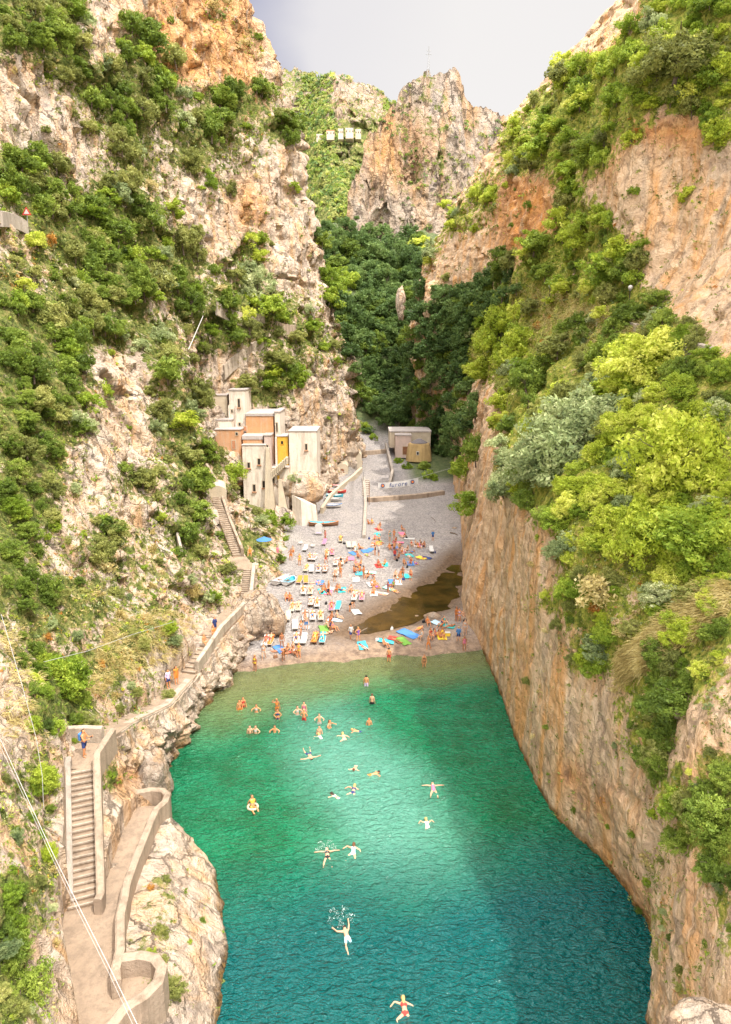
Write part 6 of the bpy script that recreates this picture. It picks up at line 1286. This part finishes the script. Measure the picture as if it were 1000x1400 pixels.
boat(386, 796, 3.6, 1.6, .5, R(62), 'white', 'white', 'grey', 'upturned looking pale dinghy leaning by the rocks, left one', 2, 'dinghy')
boat(396, 797, 2.9, 1.5, .45, R(72), 'white', 'turquoise', 'pale_blue', 'small dinghy with turquoise inside right of the pale one', 2, 'dinghy')
g = ground_at(436, 732); e_ = empty('signboard', g); tag(e_, 'white signboard with a rounded top before the turquoise boat', 'sign'); k = depth_of(g) / F
prof = [(-5 * k, 2 * k), (5 * k, 2 * k), (5 * k, 13 * k)] + [(5 * k * math.cos(a_), 13 * k + 3 * k * math.sin(a_)) for a_ in np.linspace(.3, 2.84, 7)] + [(-5 * k, 13 * k)]; n_ = len(prof)
mb = MB(); mb.v = [(x_, 0, z_) for x_, z_ in prof] + [(x_, .4, z_) for x_, z_ in prof]; mb.f = [tuple(range(n_)), tuple(2*n_ - 1 - i_ for i_ in range(n_))] + [(i_, (i_+1) % n_, (i_+1) % n_ + n_, i_ + n_) for i_ in range(n_)]; mb.build('board', PAINT['white'], e_)
MB().box((-3.6 * k, -.03, 3 * k), (3.6 * k, -.004, 4.4 * k)).build('printed_strip', PAINT['lilac'], e_)
for sx in (-1, 1): MB().box((sx * 4.4 * k - .04, .1, -.1), (sx * 4.4 * k + .04, .3, 2 * k)).build('leg', M['metal'], e_)
hh = cast(362, 756); p = hh[0] + Vector((0, 0, .2)); e_ = empty('parasol', p); tag(e_, 'blue parasol among green bushes at the left of beach', 'parasol')
MB().tube([(0, 0, -.3), (0, 0, 2.1)], .025).build('pole', PAINT['white'], e_)
mb = MB(); n_ = 10
mb.v = [(0, 0, 2.25)] + [(1.15 * math.cos(2 * math.pi * i_ / n_), 1.15 * math.sin(2 * math.pi * i_ / n_), 1.75) for i_ in range(n_)] + [(0, 0, 2.21)] + [(1.13 * math.cos(2 * math.pi * i_ / n_), 1.13 * math.sin(2 * math.pi * i_ / n_), 1.71) for i_ in range(n_)]
mb.f = [(0, 1 + i_, 1 + (i_+1) % n_) for i_ in range(n_)] + [(n_+1, n_+2 + (i_+1) % n_, n_+2 + i_) for i_ in range(n_)] + [(1 + i_, n_+2 + i_, n_+2 + (i_+1) % n_, 1 + (i_+1) % n_) for i_ in range(n_)]; mb.build('canopy', FAB['blue'], e_)
hh = cast(349, 763); p = hh[0]
BAGS = [(636, 850, 'black', 'beside the bathers at the right cliff'), (505, 737, 'navy', 'near the pair on the teal towel'), (556, 736, 'black', 'on shingle by white towel'), (543, 767, 'black', 'beside the person in red shirt'), (594, 756, 'navy', 'beside the lone lounger'), (552, 793, 'navy', 'by the white towel near the wet shingle'), (471, 744, 'black', 'next to the khaki lounger'), (446, 826, 'black', 'between lounger rows'), (454, 845, 'black', 'at the end of the pale blue towel'), (392, 846, 'grey', 'by the boulder side loungers'), (377, 899, 'brown', 'left of the group by the water'), (536, 861, 'white', 'on the shingle bar'), (487, 752, 'teal', 'on the blue towel by the ramp'), (557, 776, 'black', 'between two sitting bathers'), (516, 876, 'white', 'at the end of the turquoise towel'), (580, 851, 'black', 'near the pool')]
for u_, v_, c_, w_ in BAGS:
    g = ground_at(u_, v_); e_ = empty('beach_bag', g, CASTP.uniform(0, 3)); tag(e_, f'{c_} beach bag {w_}', 'bag'); MB().box((-.24, -.15, -.02), (.24, .15, .30), .05).build('bag_body', FAB[c_], e_, bevel=.05)
    MB().tube([(-.13, 0, .27), (-.10, 0, .42), (.10, 0, .42), (.13, 0, .27)], .018).build('handle', FAB[c_], e_)
for (u0, v0, u1, v1, r_, lab) in [(616, 729, 626, 732, .12, 'brown driftwood log by the right beach edge'), (508, 858, 486, 868, .10, 'pale driftwood branch at the left end of the pool'), (590, 708, 596, 714, .05, 'thin stick on the upper shingle')]:
    a_, b_ = ground_at(u0, v0), ground_at(u1, v1); m_ = (a_ + b_) / 2 + Vector((.1, .15, .12)); tag(MB().tube([a_ + Vector((0, 0, .1)), m_, b_ + Vector((0, 0, .08))], [r_, r_ * .9, r_ * .5], 7).build('driftwood', M['bark']), lab, 'driftwood')
for u_, v_, lab in [(411, 745, 'small white table by the left loungers'), (612, 869, 'yellow box by the seated group on the wet shingle'), (428, 749, 'low white table behind first lounger row')]:
    g = ground_at(u_, v_); e_ = empty('beach_table' if 'table' in lab else 'cool_box', g); tag(e_, lab, 'table' if 'table' in lab else 'cool box')
    if 'table' in lab:
        MB().box((-.35, -.3, .42), (.35, .3, .46)).build('table_top', PAINT['white'], e_)
        for sx in (-1, 1):
            for sy in (-1, 1): MB().box((sx * .3 - .02, sy * .25 - .02, -.03), (sx * .3 + .02, sy * .25 + .02, .42)).build('leg', PAINT['white'], e_)
    else: MB().box((-.3, -.2, -.02), (.3, .2, .36)).build('box', PAINT['yellow'], e_, bevel=.03); MB().box((-.31, -.21, .365), (.31, .21, .42)).build('lid', PAINT['white'], e_, bevel=.02)

# give every repeated label its own ending by place
ORD = ['leftmost', 'second from left', 'third from left', 'fourth from left', 'fifth from left', 'sixth from left', 'seventh from left', 'eighth from left', 'ninth from left', 'tenth from left', 'eleventh from left', 'twelfth from left', 'thirteenth from left', 'fourteenth from left', 'fifteenth from left', 'sixteenth from left', 'seventeenth from left', 'eighteenth from left', 'nineteenth from left', 'twentieth from left']
def finish(objs, big_ok=False):
    d = {}
    for o in objs: d.setdefault(o['label'], []).append(o)
    for l, L in d.items():
        if len(L) > 20 and big_ok: continue
        if len(L) > 1:
            L.sort(key=lambda o: float(proj(np.array([o.location[:]]))[0][0]))
            for i_, o in enumerate(L): o['label'] = f'{l}, {ORD[min(i_, 19)]}'
finish([o for o in PEOPLE]); finish([o for o, _ in LOUNGE]); finish([o for o, _ in TWL])
for o in PLANTS + PEOPLE:
    l = o['label']
    for a_, b_ in ((' sitting with bent knees', ' sitting'), (' standing hands on hips', ' standing'), (' standing with raised arm', ' standing'), (' swim trunks', ' trunks'), ('dark tanned', 'tanned'), ('fresh green leafy', 'fresh green'), ('straw coloured dry', 'straw coloured'), ('dark green evergreen', 'evergreen'), (' by the ', ' by ')):
        if len(l.split()) > 16: l = l.replace(a_, b_)
    o['label'] = l
for o in PEOPLE:
    if len(o['label'].split()) > 16: o['label'] = o['label'].replace('standing hands on hips', 'hands on hips').replace('dark tanned', 'tanned').replace('sitting with bent knees', 'sitting')

finish(PLANTS, True)
